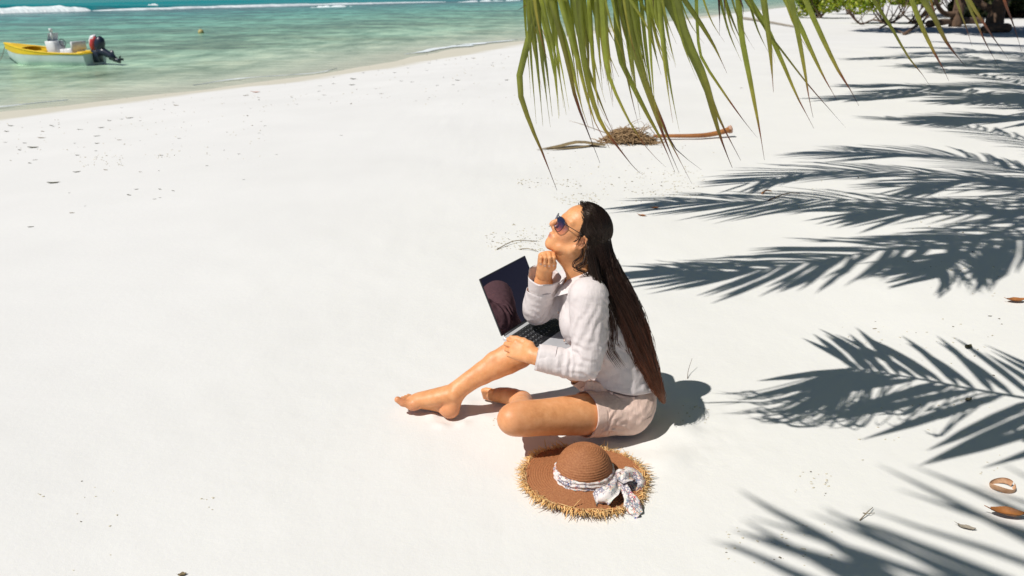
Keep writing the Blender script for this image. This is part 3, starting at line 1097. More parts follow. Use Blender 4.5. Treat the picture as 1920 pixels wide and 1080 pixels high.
# ------------------------------------------------------------------ things washed up on the sand
FIBRE = simple('coconut_fibre', (0.44, 0.29, 0.15), (0.20, 0.12, 0.06), 0.95, 30)
STALK = simple('orange_stalk', (0.42, 0.17, 0.045), (0.24, 0.085, 0.03), 0.6, 14, 0.4, 40, 0.01)
ENDGR = simple('cut_stalk_end', (0.55, 0.36, 0.27), (0.42, 0.24, 0.16), 0.8, 40)
DRY = simple('dry_leaf', (0.26, 0.19, 0.09), (0.15, 0.11, 0.06), 0.8, 25, 0.3, 60, 0.004)
ORANGELEAF = simple('orange_dry_leaf', (0.46, 0.19, 0.05), (0.28, 0.10, 0.03), 0.55, 25, 0.5, 50, 0.006)
WEED = simple('sea_weed_scrap', (0.10, 0.095, 0.045), (0.05, 0.045, 0.025), 0.85, 30)
PEACH = simple('faded_orange_shell', (0.62, 0.30, 0.20), (0.5, 0.22, 0.14), 0.7, 20)

# dead palm flower stalk
p0 = gp(1180, 268)
st = thing('fallen_palm_stalk', 'dead palm stalk with a matted brown fibre clump and an orange stem', 'palm stalk', p0)
mb = MB()
rg = np.random.default_rng(4)
for k in range(620):
    a = rg.uniform(0, 6.28)
    q = p0 + np.array([0.21 * rg.normal() * .55, 0.11 * rg.normal() * .6, 0.02])
    hh = 0.12 * math.exp(-((q[0] - p0[0] + .06) / .2) ** 2) * rg.uniform(.2, 1.0)
    d = np.array([math.cos(a), math.sin(a) * .6, rg.normal() * .35]) * rg.uniform(.05, .13)
    mb.tube(catmull([q + (0, 0, hh * .6) - d, q + (0, 0, hh) + rg.normal(size=3) * .012, q + (0, 0, max(.005, hh * .7)) + d], 5), [.005, .0055, .005, .004, .002], 4)
for k in range(26):
    q = p0 + np.array([rg.uniform(-.25, .35), rg.normal() * .06, .1])
    d = np.array([rg.normal() * .16, rg.normal() * .05, rg.uniform(.05, .16)])
    mb.tube(catmull([q, q + d * .6, q + d + (.05 * rg.normal(), 0, -.02)], 5), [.004, .0035, .003, .002, .001], 4)
# the solid heart of the mat
mb.tube(p0 + np.array([(-.25, 0, .02), (-.16, 0, .045), (-.05, .01, .065), (.1, 0, .05), (.22, 0, .03)]), [.02, .06, .085, .06, .025], 9)
part(mb, 'fibre_clump', FIBRE, st)
q0, q1, q2 = gp(1225, 262), gp(1300, 262), gp(1368, 258)
mb = MB()
mb.tube(catmull([q0 + (0, 0, .04), q1 + (0, 0, .04), q1 * .5 + q2 * .5 + (0, 0, .045), q2 + (0, 0, .085)], 14), np.interp(np.linspace(0, 1, 14), [0, .4, .9, 1], [.022, .030, .036, .044]), 10, flat=.8)
part(mb, 'stem', STALK, st)
mb = MB()
mb.tube([q2 + (-.02, 0, .083), q2 + (.012, 0, .09), q2 + (.02, 0, .092)], [.043, .046, .03], 10)
part(mb, 'cut_end', ENDGR, st)
mb = MB()
leaflet(mb, catmull([gp(1135, 276) + (0, 0, .03), gp(1085, 274) + (0, 0, .06), gp(1045, 277) + (0, 0, .03), gp(1005, 282) + (0, 0, .012)], 9), .09, vary=.5, fold=.5)
leaflet(mb, catmull([gp(1130, 272) + (0, 0, .02), gp(1070, 279) + (0, 0, .02), gp(1020, 283) + (0, 0, .012)], 9), .05, vary=.3, fold=.5)
single(mb, 'dry_leaf', DRY, 'thin dry palm blade lying left of the fibre clump', 'leaf', gp(1135, 276))
for i, (x, dy) in enumerate(((1010, 0), (1040, 9), (1072, 3))):
    pass


def curled_leaf(label, px, py, ln, wd, curl, rot, mat, cat='leaf', name='dry_leaf', group=None, lift=.004, n=(7, 5), stem=True):
    """a leaf curled about its midrib"""
    c = on_ground(px, py)
    mb = MB()
    Gx = np.zeros((n[0], n[1], 3))
    for i in range(n[0]):
        t = i / (n[0] - 1)
        w = wd * (math.sin(math.pi * (0.06 + 0.9 * t)) ** 0.8)
        for j in range(n[1]):
            s = (j / (n[1] - 1) - .5) * 2
            a = s * curl
            y = math.sin(a) / max(curl, .01) * w / 2 if curl else s * w / 2
            z = (1 - math.cos(a)) / max(curl, .01) * w / 2 + .25 * ln * (2 * t - 1) ** 2 * .5
            Gx[i, j] = ((t - .5) * ln, y, z + lift + .002 * math.sin(9 * t + 3 * s))
    ca, sa = math.cos(R(rot)), math.sin(R(rot))
    X = Gx[..., 0] * ca - Gx[..., 1] * sa
    Yv = Gx[..., 0] * sa + Gx[..., 1] * ca
    Gx = np.stack([X + c[0], Yv + c[1], Gx[..., 2] + c[2]], -1)
    mb.grid(Gx)
    # the same blade a hair lower, so that it has thickness
    mb.grid(Gx[::-1] - np.array([0, 0, max(.0012, ln * .012)]))
    if stem:
        mb.tube([Gx[0, n[1] // 2], Gx[0, n[1] // 2] + (Gx[0, n[1] // 2] - Gx[2, n[1] // 2]) * .6 + (0, 0, .002)], [ln * .02, ln * .012], 5)
    return single(mb, name, mat, label, cat, tuple(c), group)


curled_leaf('curled orange brown leaf in the frond shadow at right, below the ring shaped peel', 1887, 970, .098, .052, 1.1, -14, ORANGELEAF, lift=.012)
curled_leaf('ochre curled leaf on the sand at the right edge beside the long shadow', 1903, 570, .10, .05, 0.9, 5, ORANGELEAF, lift=.008)
curled_leaf('small brown leaf half cut off by the bottom edge', 342, 1079, .022, .014, .6, 20, DRY)
# ring of pale peel
c = on_ground(1879, 915)
mb = MB()
an = np.linspace(0.3, 2 * np.pi + 0.1, 40)
ring = np.stack([c[0] + .039 * np.cos(an), c[1] + .032 * np.sin(an), c[2] + .010 + .005 * np.sin(2 * an)], -1)
Gr = np.zeros((40, 4, 3))
for j, (dr_, dz) in enumerate(((0.9, -.008), (1.0, 0), (1.04, .006), (1.0, .010))):
    Gr[:, j] = np.array(c) + (ring - c) * (dr_, dr_, 1) + (0, 0, dz)
mb.grid(Gr)
mb.grid(Gr[::-1] * 1.0 + (0.0, 0.0, -0.0022))
single(mb, 'peel_ring', simple('pale_peel', (0.60, 0.37, 0.22), (0.40, 0.19, 0.09), 0.6, 50), 'thin ring of pale orange peel on the sand at the right edge', 'peel', tuple(c))


def twig(label, pts, r, mat=None, cat='twig'):
    P = [on_ground(x, y) + np.array([0, 0, r * 1.2 + h]) for x, y, h in pts]
    mb = MB()
    mb.tube(catmull(P, 12), np.linspace(r, r * .5, 12), 6)
    return single(mb, 'twig', mat or DRY, label, cat, tuple(P[0] - np.array([0, 0, r * 1.2])))


twig('thin dry twig on the sand just above the laptop', [(932, 470, .0), (965, 459, .012), (1007, 455, .0)], .0035)
twig('short dry twig behind the raised hand', [(975, 470, .0), (990, 471, .008), (1009, 474, .0)], .003)
twig('added dark line for the shadow of a hair wisp, at the woman shadow', [(1289, 710, .0), (1290, 702, .02), (1296, 692, .05)], .0015, WOOD)  # added dark strand, shaped as the shadow line of a hair wisp
twig('little crumpled dry twig in the near frond shadow', [(1612, 976, .0), (1626, 966, .012), (1636, 955, .006)], .0018)
twig('dry stem bent beside the crumpled twig', [(1618, 962, .0), (1628, 968, .01), (1640, 962, .0)], .0013)
twig('thin dark stem lying in the long frond shadow', [(1440, 378, 0), (1475, 368, .01), (1500, 366, .0)], .006, WOOD)
twig('short red brown twig left of the striped shadow', [(1428, 366, 0), (1436, 364, .015), (1446, 362, .0)], .008, ORANGELEAF)
curled_leaf('small rust leaf at the tip of the grey shadow', 1228, 391, .06, .03, .6, 10, ORANGELEAF)
curled_leaf('second small rust leaf just left of the grey shadow tip', 1204, 406, .06, .03, .6, -20, ORANGELEAF)
curled_leaf('dark scrap of leaf in the wide frond shadow', 1815, 654, .05, .03, .5, 40, WEED)
curled_leaf('grey scrap of bark lying in the blurred shadow stripes', 1812, 990, .05, .02, .5, -25, GREYWOOD)
curled_leaf('dark curl of bark in the middle of the frond shadow', 1815, 752, .04, .02, .7, 30, WEED)

# scraps along the tideline: one of each, copied
SCRAPS = [(20, 234, 14), (96, 234, 11), (110, 232, 6), (78, 259, 17), (62, 277, 22), (37, 281, 9), (145, 292, 9), (56, 306, 10), (198, 318, 11), (144, 322, 14), (100, 342, 23),
          (242, 367, 13), (256, 356, 9), (135, 401, 10), (58, 427, 11), (336, 260, 7), (302, 291, 8), (298, 320, 5), (263, 322, 8), (388, 311, 6), (448, 289, 6), (457, 338, 5), (182, 256, 12),
          (224, 264, 9), (182, 270, 9), (140, 269, 6), (300, 356, 9), (325, 359, 9), (20, 301, 6), (66, 300, 9), (46, 268, 8), (10, 267, 7), (100, 236, 6), (80, 246, 11), (12, 245, 12), (150, 243, 14),
          (205, 225, 9), (228, 222, 7), (262, 226, 6), (190, 240, 11), (228, 200, 6), (283, 204, 6), (308, 205, 6), (330, 197, 16), (325, 191, 7), (243, 220, 14), (180, 284, 7),
          (662, 147, 15), (608, 178, 9), (773, 154, 9), (800, 131, 7), (819, 112, 5), (805, 117, 7), (461, 178, 11), (497, 237, 7), (681, 136, 7), (858, 151, 11), (950, 151, 10), (715, 175, 8),
          (600, 160, 7), (625, 156, 9), (598, 170, 6), (547, 182, 5), (557, 196, 6), (484, 182, 6), (470, 204, 5), (752, 152, 8), (660, 158, 12), (705, 166, 6), (740, 136, 7), (709, 132, 6), (820, 161, 7), (875, 110, 6), (887, 109, 9), (924, 117, 6),
          (895, 120, 5), (922, 121, 6), (940, 118, 5), (490, 229, 5), (486, 251, 6), (448, 289, 4), (518, 290, 5), (640, 254, 6), (780, 190, 4), (850, 160, 7), (835, 120, 5), (765, 127, 6),
          (1125, 128, 5), (1390, 165, 6), (300, 372, 6), (290, 375, 7), (130, 362, 4), (160, 388, 4), (1640, 616, 9), (1855, 597, 8)]
proto = None
for i, (x, y, w) in enumerate(SCRAPS):
    c = on_ground(x, y)
    dist = math.hypot(c[0], c[1])
    ln = w / 1500 * (c[1] * CP + .5) * 1.0
    if proto is None:
        proto = curled_leaf('small dark scrap of sea grass on the white sand along the tideline', x, y, 1.0, .34, .9, 0, WEED, 'scrap', 'sea_grass_scrap', 'dark scraps scattered along the tideline', .02, (5, 4), False)
        o = proto
        DRYP = None
    else:
        o = proto.copy()
        COL.objects.link(o)
        if i % 5 == 3:
            if DRYP is None:
                DRYP = proto.data.copy()
                DRYP.materials[0] = DRY
            o.data = DRYP
            o['label'] = 'small light brown leaf scrap on the white sand along the tideline'
        elif 'brown' in o['label']:
            o['label'] = 'small dark scrap of sea grass on the white sand along the tideline'
    far = 'far left' if x < 130 else 'left' if x < 330 else 'left of centre' if x < 560 else 'middle' if x < 760 else 'upper middle' if x < 1000 else 'right half'
    row = ('at the damp edge below the boat' if x < 130 else 'beside the damp edge') if y < 245 - x * .16 else 'just inland of the damp edge' if y < 285 - x * .16 else 'on open dry sand' if y < 330 - x * .1 else 'on the bare sand furthest from the water'
    size = 'tiny' if w < 6.5 else 'small' if w < 9.5 else 'short' if w < 12.5 else 'long'
    o['label'] = f"{size} {'light brown leaf' if 'brown' in o['label'] else 'dark sea grass'} scrap {row}, {far}"
    o.location = c
    o.rotation_euler = (0, 0, R(random.uniform(-35, 35)))
    o.scale = (ln, ln * random.uniform(.8, 1.4), ln * random.uniform(.5, .9))
curled_leaf('faded orange shell scrap near the water line', 480, 172, .16, .08, .5, 5, PEACH, 'shell', 'shell_scrap')

# loose bits of broken coral and crumbs
mb = MB()
rg = np.random.default_rng(9)
PATCH = [(970, 1090, 333, 352, 70), (1040, 1120, 360, 388, 80), (1190, 1310, 312, 368, 120), (910, 1020, 440, 472, 110), (1120, 1320, 318, 385, 90), (960, 1030, 420, 470, 50), (920, 985, 785, 800, 22), (1270, 1330, 760, 800, 18),
         (150, 230, 292, 312, 50), (290, 330, 288, 296, 15), (1500, 1900, 600, 660, 30), (1360, 1560, 980, 1060, 40), (1490, 1560, 880, 930, 22), (0, 500, 170, 300, 160), (450, 980, 100, 200, 170), (1430, 1700, 330, 400, 40), (1700, 1900, 330, 560, 60), (1600, 1900, 640, 900, 40),
         (60, 220, 880, 1070, 14), (360, 420, 930, 960, 6), (1000, 1400, 270, 330, 60)]
for (x0, x1, y0, y1, n) in PATCH:
    cs = on_ground(rg.uniform(x0, x1, n), rg.uniform(y0, y1, n))
    for c in cs:
        s = rg.uniform(.0010, .0026) * (1 + c[1] * .26)
        V = rg.normal(size=(6, 3)) * .25 + np.array([(1, 0, 0), (-1, 0, 0), (0, 1, 0), (0, -1, 0), (0, 0, .7), (0, 0, -.7)])
        mb.add(c + V * s * (1.4, 1, .8) + (0, 0, s * .3), [(0, 2, 4), (2, 1, 4), (1, 3, 4), (3, 0, 4), (2, 0, 5), (1, 2, 5), (3, 1, 5), (0, 3, 5)], int(rg.random() < .14))
o = mb.build('coral_rubble', [simple('coral_crumb', (0.64, 0.59, 0.47), (0.50, 0.45, 0.33), 0.9, 60), simple('dark_crumb', (0.2, 0.17, 0.11), (0.11, 0.09, 0.06), 0.9, 60)], smooth=False)
tag(o, 'scattered crumbs of coral and leaf on the white sand', None, None, 'stuff')


# ------------------------------------------------------------------ motor boat and buoy
HULL = simple('boat_hull_white', (0.62, 0.70, 0.68), (0.52, 0.60, 0.60), 0.35, 2.5)
YEL = simple('boat_yellow', (0.88, 0.60, 0.02), (0.80, 0.50, 0.015), 0.4, 3)
BWHITE = simple('boat_white_gelcoat', (0.80, 0.80, 0.80), (0.70, 0.70, 0.71), 0.3, 4)
DARKBLUE = simple('motor_navy', (0.018, 0.026, 0.05), (0.012, 0.018, 0.035), 0.35, 8)
MRED = simple('motor_red', (0.55, 0.05, 0.05), (0.45, 0.04, 0.04), 0.4, 8)
KEELG = simple('boat_keel_green', (0.015, 0.06, 0.045), (0.01, 0.04, 0.03), 0.6, 8)
DECK = simple('boat_deck_pale', (0.70, 0.62, 0.50), (0.62, 0.54, 0.44), 0.6, 6)


def boat():
    A, B = at(12, 100, 28.6), at(205, 118, 28.6)
    ln = 3.62
    o0 = np.array([-14.36, 28.6, SEA_Z])       # stern, at the waterline
    bow = np.array([-17.80, 29.4, SEA_Z])
    fx = nrm(bow - o0)
    sd = np.array([-fx[1], fx[0], 0]) * -1
    o = thing('motor_boat', 'small white and yellow motor boat moored in the shallow lagoon', 'boat', tuple((o0 + bow) / 2))
    L_ = 3.5

    def W(t, s, z):
        return o0 + fx * t * L_ + sd * s + np.array([0, 0, z])
    n = 18

    def sheer(t):
        return .40 + .42 * max(0, t - .25) ** 1.6

    def beam(t):
        return .62 * (1 - max(0, (t - .45) / .55) ** 2.3) * (0.9 + .1 * min(1, t / .2))

    def keel(t):
        return -.16 + .34 * max(0, (t - .72) / .28) ** 2.2
    ts = np.linspace(0, 1, n)
    mb = MB()
    Gh = np.zeros((n, 9, 3))
    for i, t in enumerate(ts):
        b, sh, k = max(beam(t), .012), sheer(t), keel(t)
        rake = .10 * max(0, t - .8) / .2
        for j, (ss, zz) in enumerate(((-1, 1), (-.97, .62), (-.86, .28), (-.6, .10), (0, 0), (.6, .10), (.86, .28), (.97, .62), (1, 1))):
            Gh[i, j] = W(t + rake * zz * .35, b * ss, k + (sh - k) * zz)
    mb.grid(Gh, 0)
    mb.add(Gh[0], [tuple(range(9))], 0)
    part(mb, 'hull', HULL, o)
    mb = MB()
    for sgn in (-1, 1):
        e = Gh[:, 0 if sgn < 0 else 8]
        mb.tube(e + (0, 0, .012), .028, 6)
    mb.tube([Gh[0, 0] + (0, 0, .012), Gh[0, 8] + (0, 0, .012)], .028, 6)
    part(mb, 'gunwale', YEL, o)
    for sgn in (0, 8):
        Gy = np.zeros((n, 3, 3))
        out_ = sd * (-1 if sgn == 0 else 1) * .012
        for i, t in enumerate(ts):
            dp = .10 + .50 * max(0, t - .25) / .75
            a_, b_ = Gh[i, sgn], Gh[i, 1 if sgn == 0 else 7]
            for j in range(3):
                Gy[i, j] = a_ + (b_ - a_) * dp * j / 2 * 1.6 + out_ * (1 if j < 2 else .6)
        mb = MB()
        mb.grid(Gy)
        part(mb, 'top_strake', YEL, o)
    # keel stripe
    mb = MB()
    mb.tube(Gh[:, 4] + (0, 0, -.004), .035, 6)
    part(mb, 'keel_strip', KEELG, o)
    # inside: floor, yellow bow lining
    mb = MB()
    Gf = np.zeros((n, 3, 3))
    for i, t in enumerate(ts[:-1]):
        for j, ss in enumerate((-.88, 0, .88)):
            Gf[i, j] = W(t, beam(t) * ss, .16 + .05 * t)
    mb.grid(Gf[:-1])
    part(mb, 'floor', DECK, o)
    mb = MB()
    for sgn in (0, 8):
        Gi = np.zeros((n, 2, 3))
        for i, t in enumerate(ts):
            p = Gh[i, sgn]
            c = (Gh[i, 0] + Gh[i, 8]) / 2
            Gi[i, 0] = p * .965 + c * .035
            Gi[i, 1] = p * .88 + c * .12 + (0, 0, -.26 + .08 * t)
        mb.grid(Gi)
    part(mb, 'inner_lining', YEL, o)
    # fore deck: yellow, humped
    mb = MB()
    td = np.linspace(.74, 1.0, 8)
    Gd = np.zeros((8, 5, 3))
    for i, t in enumerate(td):
        rake = .10 * max(0, t - .8) / .2
        for j, ss in enumerate((-.97, -.5, 0, .5, .97)):
            Gd[i, j] = W(t + rake * .35, max(beam(t), .012) * ss, sheer(t) + .05 * (1 - ss * ss) * (1 - (t - .74) * 2.5))
    mb.grid(Gd)
    part(mb, 'fore_deck', YEL, o)

    def bx(name, t0, t1, s0, s1, z0, z1, mat, bev=.03, slope=0):
        mb = MB()
        mb.box((t0 * L_, s0, z0), (t1 * L_, s1, z1), bev=bev)
        V = mb.v[0]
        zz = (V[:, 2] - z0) / (z1 - z0)
        mb.v[0] = np.array([W((v[0] + slope * q) / L_, v[1], v[2]) for v, q in zip(V, zz)])
        return part(mb, name, mat, o)
    bx('bench', .58, .68, -.5, .5, .22, .44, YEL)
    bx('console', .36, .47, -.26, .26, .18, .78, BWHITE, .04, .10)
    bx('seat', .17, .27, -.34, .34, .18, .55, BWHITE, .04)
    bx('seat_back', .155, .18, -.34, .34, .50, .78, BWHITE, .02)
    bx('cooler_box', .29, .35, -.2, .2, .18, .52, BWHITE, .03)
    bx('splash_well', .02, .10, -.45, .45, .26, .46, YEL)
    # windscreen
    mb = MB()
    Gs = np.zeros((6, 2, 3))
    for i in range(6):
        a = -1.2 + 2.4 * i / 5
        for j in range(2):
            Gs[i, j] = W(.44 + .045 * math.cos(a) - .02 * j, .26 * math.sin(a), .78 + .26 * j)
    mb.grid(Gs)
    gl = simple('boat_windscreen', (0.72, 0.76, 0.78), (0.66, 0.7, 0.72), 0.12, 3)
    part(mb, 'windscreen', gl, o)
    mb = MB()
    mb.tube([W(.435, -.1, .8), W(.43, -.1, 1.12)], .035, 8)
    mb.tube([W(.43, -.1, 1.10), W(.43, -.1, 1.19)], .06, 8)
    part(mb, 'stern_lamp', BWHITE, o)
    mb = MB()
    a = np.linspace(0, 2 * np.pi, 17)
    mb.tube(np.array([W(.345 + .01 * math.sin(q), .13 * math.cos(q), .72 + .12 * math.sin(q)) for q in a]), .014, 6)
    part(mb, 'steering_wheel', DARKBLUE, o)
    # mooring line down to the bow
    mb = MB()
    mb.tube(catmull([W(1.03, 0, .62), W(1.10, 0, .2), W(1.2, 0, -.1)], 6), .012, 5)
    part(mb, 'mooring_rope', GREYWOOD, o)
    # outboard, tilted up
    m = link('outboard_motor', None, o)
    base = np.asarray(LOCS[o.name])
    mb = MB()
    K = [W(-.055, 0, .40), W(-.065, 0, .56), W(-.08, 0, .74), W(-.09, 0, .88), W(-.092, 0, .96)]
    mb.tube(K, [.10, .155, .165, .13, .04], 12, flat=1.1)
    part(mb, 'cowling', DARKBLUE, m)
    mb = MB()
    K = [W(-.002, 0, .46), W(-.005, 0, .64), W(-.02, 0, .82), W(-.045, 0, .94)]
    mb.tube(K, [.085, .135, .135, .06], 12, flat=1.0)
    part(mb, 'red_stripe', MRED, m)
    mb = MB()
    K = [W(.02, 0, .64), W(.007, 0, .78), W(-.015, 0, .90), W(-.045, 0, .985)]
    mb.tube(K, [.065, .105, .11, .035], 12)
    part(mb, 'white_top', BWHITE, m)
    mb = MB()
    mb.tube([W(-.06, 0, .50), W(-.12, 0, .42), W(-.185, 0, .31), W(-.225, 0, .22)], [.16, .13, .10, .08], 10)
    part(mb, 'leg', DARKBLUE, m)
    mb = MB()
    mb.tube([W(-.205, -.0, .50), W(-.19, 0, .36), W(-.215, 0, .22), W(-.28, 0, .10)], [.06, .12, .11, .04], 8, flat=.35, up=tuple(sd))
    mb.tube([W(-.165, 0, .23), W(-.255, 0, .18), W(-.285, 0, .17)], [.05, .065, .03], 8)
    part(mb, 'skeg', DARKBLUE, m)
    mb = MB()
    hub = W(-.285, 0, .20)
    ax = nrm(W(-.3, 0, .13) - W(-.2, 0, .2))
    e1 = sd
    e2 = cross(ax, e1)
    for k in range(3):
        d = e1 * math.cos(k * 2.094) + e2 * math.sin(k * 2.094)
        q = cross(ax, d)
        mb.add([hub - q * .02, hub + d * .13 - q * .05 + ax * .02, hub + d * .15 + q * .03, hub + q * .04 - ax * .02], [(0, 1, 2, 3)])
    part(mb, 'propeller', DARKBLUE, m)
    mb = MB()
    mb.box((-.065 * L_, -.12, .10), (.012 * L_, .12, .5), bev=.01)
    mb.v[0] = np.array([W(v[0] / L_, v[1], v[2]) for v in mb.v[0]])
    part(mb, 'motor_bracket', DARKBLUE, m)


boat()
c = atz(377, 62, SEA_Z)
o = thing('mooring_buoy', 'round yellowish mooring buoy floating in the lagoon beyond the boat', 'buoy', tuple(c))
tt = np.linspace(.02, .98, 12)
mb = MB()
mb.tube(c + np.stack([tt * 0, tt * 0, (1 - np.cos(np.pi * tt)) * .17 - .12], -1), .17 * np.sin(np.pi * tt), 14)
part(mb, 'float', simple('buoy_yellow', (0.55, 0.44, 0.16), (0.4, 0.33, 0.14), 0.6, 12), o)
mb = MB()
an = np.linspace(0, 2 * np.pi, 13)
mb.tube(c + np.stack([.03 * np.cos(an), an * 0, .235 + .03 * np.sin(an)], -1), .01, 5)
part(mb, 'lifting_eye', GREYWOOD, o)
# ------------------------------------------------------------------ sculpting with distance fields
class Vol:
    def __init__(s, lo, hi, h):
        s.lo, s.h = np.asarray(lo, float), h
        s.n = np.ceil((np.asarray(hi, float) - s.lo) / h).astype(int) + 1
        s.D = np.full(tuple(s.n), 0.2, np.float32)

    def apply(s, fn, lo, hi, k, op='add'):
        i0 = np.clip(np.floor((np.asarray(lo) - k - 2 * s.h - s.lo) / s.h).astype(int), 0, s.n - 1)
        i1 = np.clip(np.ceil((np.asarray(hi) + k + 2 * s.h - s.lo) / s.h).astype(int) + 1, 1, s.n)
        if np.any(i1 - i0 < 2):
            return
        ax = [s.lo[a] + s.h * np.arange(i0[a], i1[a]) for a in range(3)]
        X, Y, Z = np.meshgrid(*ax, indexing='ij', sparse=True)
        d = fn(X, Y, Z)
        sl = tuple(slice(i0[a], i1[a]) for a in range(3))
        A = s.D[sl]
        if op == 'add':
            hh = np.maximum(k - np.abs(A - d), 0) / max(k, 1e-6)
            s.D[sl] = np.minimum(A, d) - hh * hh * k * .25
        else:
            d = -d
            hh = np.maximum(k - np.abs(A - d), 0) / max(k, 1e-6)
            s.D[sl] = np.maximum(A, d) + hh * hh * k * .25

    def cone(s, a, b, ra, rb, k=.01, op='add', flat=None):
        """tapered capsule; flat = (axis, factor): wider (>1) or thinner (<1) along an axis"""
        a, b = np.asarray(a, float), np.asarray(b, float)
        ab = b - a
        L2 = float(ab @ ab) + 1e-12
        fx = 1.0
        if flat is not None:
            n, fx = nrm(flat[0]), flat[1]

        def fn(X, Y, Z):
            px, py, pz = X - a[0], Y - a[1], Z - a[2]
            t = np.clip((px * ab[0] + py * ab[1] + pz * ab[2]) / L2, 0, 1)
            qx, qy, qz = px - t * ab[0], py - t * ab[1], pz - t * ab[2]
            if flat is not None:
                c = (qx * n[0] + qy * n[1] + qz * n[2]) * (1 / fx - 1)
                qx, qy, qz = qx + c * n[0], qy + c * n[1], qz + c * n[2]
            return ((np.sqrt(qx * qx + qy * qy + qz * qz) - (ra + (rb - ra) * t)) * min(1, fx)).astype(np.float32)
        r = max(ra, rb) * max(1, fx)
        s.apply(fn, np.minimum(a, b) - r, np.maximum(a, b) + r, k, op)

    def chain(s, P, Rr, k=.012, flat=None, op='add', sub=1):
        P, Rr = np.asarray(P, float), np.asarray(Rr, float)
        if sub > 1:
            m = (len(P) - 1) * sub + 1
            Q = catmull(P, m)
            Rr = catmull(np.stack([Rr, Rr * 0, Rr * 0], -1), m)[:, 0]
            P = Q
        for i in range(len(P) - 1):
            s.cone(P[i], P[i + 1], Rr[i], Rr[i + 1], k, op, flat)

    def ell(s, c, r, M=None, k=.01, op='add'):
        """ellipsoid; M: rows are its axes"""
        c, r = np.asarray(c, float), np.asarray(r, float)
        M = np.eye(3) if M is None else np.asarray(M, float)

        def fn(X, Y, Z):
            px, py, pz = X - c[0], Y - c[1], Z - c[2]
            q = [(px * M[i, 0] + py * M[i, 1] + pz * M[i, 2]) for i in range(3)]
            k0 = np.sqrt(sum((q[i] / r[i]) ** 2 for i in range(3)))
            k1 = np.sqrt(sum((q[i] / r[i] ** 2) ** 2 for i in range(3))) + 1e-9
            return (k0 * (k0 - 1) / k1).astype(np.float32)
        R_ = r.max()
        s.apply(fn, c - R_, c + R_, k, op)

    def mesh(s):
        """surface nets -> (verts, quads)"""
        D = s.D
        ins = D < 0
        n = D.shape
        cnt = np.zeros(tuple(x - 1 for x in n), np.int8)
        for dx in (0, 1):
            for dy in (0, 1):
                for dz in (0, 1):
                    cnt += ins[dx:n[0] - 1 + dx, dy:n[1] - 1 + dy, dz:n[2] - 1 + dz]
        act = (cnt > 0) & (cnt < 8)
        cells = np.argwhere(act)
        idx = np.full(act.shape, -1, np.int64)
        idx[tuple(cells.T)] = np.arange(len(cells))
        S = np.zeros((len(cells), 3))
        W = np.zeros(len(cells))
        cor = [(dx, dy, dz) for dx in (0, 1) for dy in (0, 1) for dz in (0, 1)]
        val = {c: D[cells[:, 0] + c[0], cells[:, 1] + c[1], cells[:, 2] + c[2]].astype(float) for c in cor}
        for c in cor:
            for a in range(3):
                if c[a] == 0:
                    e = list(c)
                    e[a] = 1
                    e = tuple(e)
                    v0, v1 = val[c], val[e]
                    x = (v0 < 0) != (v1 < 0)
                    t = np.where(x, v0 / np.where(x, v0 - v1, 1), 0)
                    for b in range(3):
                        S[:, b] += np.where(x, c[b] + (t if b == a else 0), 0)
                    W += x
        V = s.lo + s.h * (cells + S / W[:, None])
        Q = []
        for a in range(3):
            b, c = (a + 1) % 3, (a + 2) % 3
            sl0 = [slice(1, -1)] * 3
            sl1 = [slice(1, -1)] * 3
            sl0[a] = slice(0, -1)
            sl1[a] = slice(1, None)
            A, B = ins[tuple(sl0)], ins[tuple(sl1)]
            for flip, msk in ((0, A & ~B), (1, ~A & B)):
                e = np.argwhere(msk)
                off = np.ones(3, int)
                off[a] = 0
                e = e + off
                q = []
                for (db, dc) in ((1, 1), (0, 1), (0, 0), (1, 0)):
                    ee = e.copy()
                    ee[:, b] -= db
                    ee[:, c] -= dc
                    q.append(idx[ee[:, 0], ee[:, 1], ee[:, 2]])
                q = np.stack(q, -1)
                Q.append(q[:, ::-1] if flip else q)
        Q = np.vstack(Q)
        Q = Q[(Q >= 0).all(1)]
        return V, Q


def relax(V, F, it=2, lam=.5):
    E = np.vstack([F[:, [0, 1]], F[:, [1, 2]], F[:, [2, 3]], F[:, [3, 0]]])
    E = np.vstack([E, E[:, ::-1]])
    for _ in range(it):
        S = np.zeros_like(V)
        for b in range(3):
            S[:, b] = np.bincount(E[:, 0], V[E[:, 1], b], len(V))
        c = np.bincount(E[:, 0], minlength=len(V))
        ok = c > 0
        V = V.copy()
        V[ok] = V[ok] * (1 - lam) + lam * S[ok] / c[ok, None]
    return V


def vnormals(V, F):
    N = np.zeros_like(V)
    n = np.cross(V[F[:, 2]] - V[F[:, 0]], V[F[:, 3]] - V[F[:, 1]])
    for k in range(4):
        for b in range(3):
            N[:, b] += np.bincount(F[:, k], n[:, b], len(V))
    return N / (np.linalg.norm(N, axis=1)[:, None] + 1e-12)


def keep(V, F, mask):
    """drop faces that touch an unkept vertex"""
    F = F[mask[F].all(1)]
    use = np.unique(F)
    mp = np.full(len(V), -1)
    mp[use] = np.arange(len(use))
    return V[use], mp[F]


def edge_verts(F, n):
    E = np.sort(np.vstack([F[:, [0, 1]], F[:, [1, 2]], F[:, [2, 3]], F[:, [3, 0]]]), 1)
    key = E[:, 0] * n + E[:, 1]
    u, c = np.unique(key, return_counts=True)
    u = u[c == 1]
    return np.unique(np.r_[u // n, u % n])


def snap(V, F, c, n, reach, lim):
    """pull a cut edge onto its cutting plane, so that the hem runs clean"""
    b = edge_verts(F, len(V))
    d = (V[b] - c) @ n
    ok = (np.abs(d) < lim) & (np.linalg.norm(V[b] - c, axis=1) < reach)
    V = V.copy()
    V[b[ok]] -= np.outer(d[ok], n)
    return V


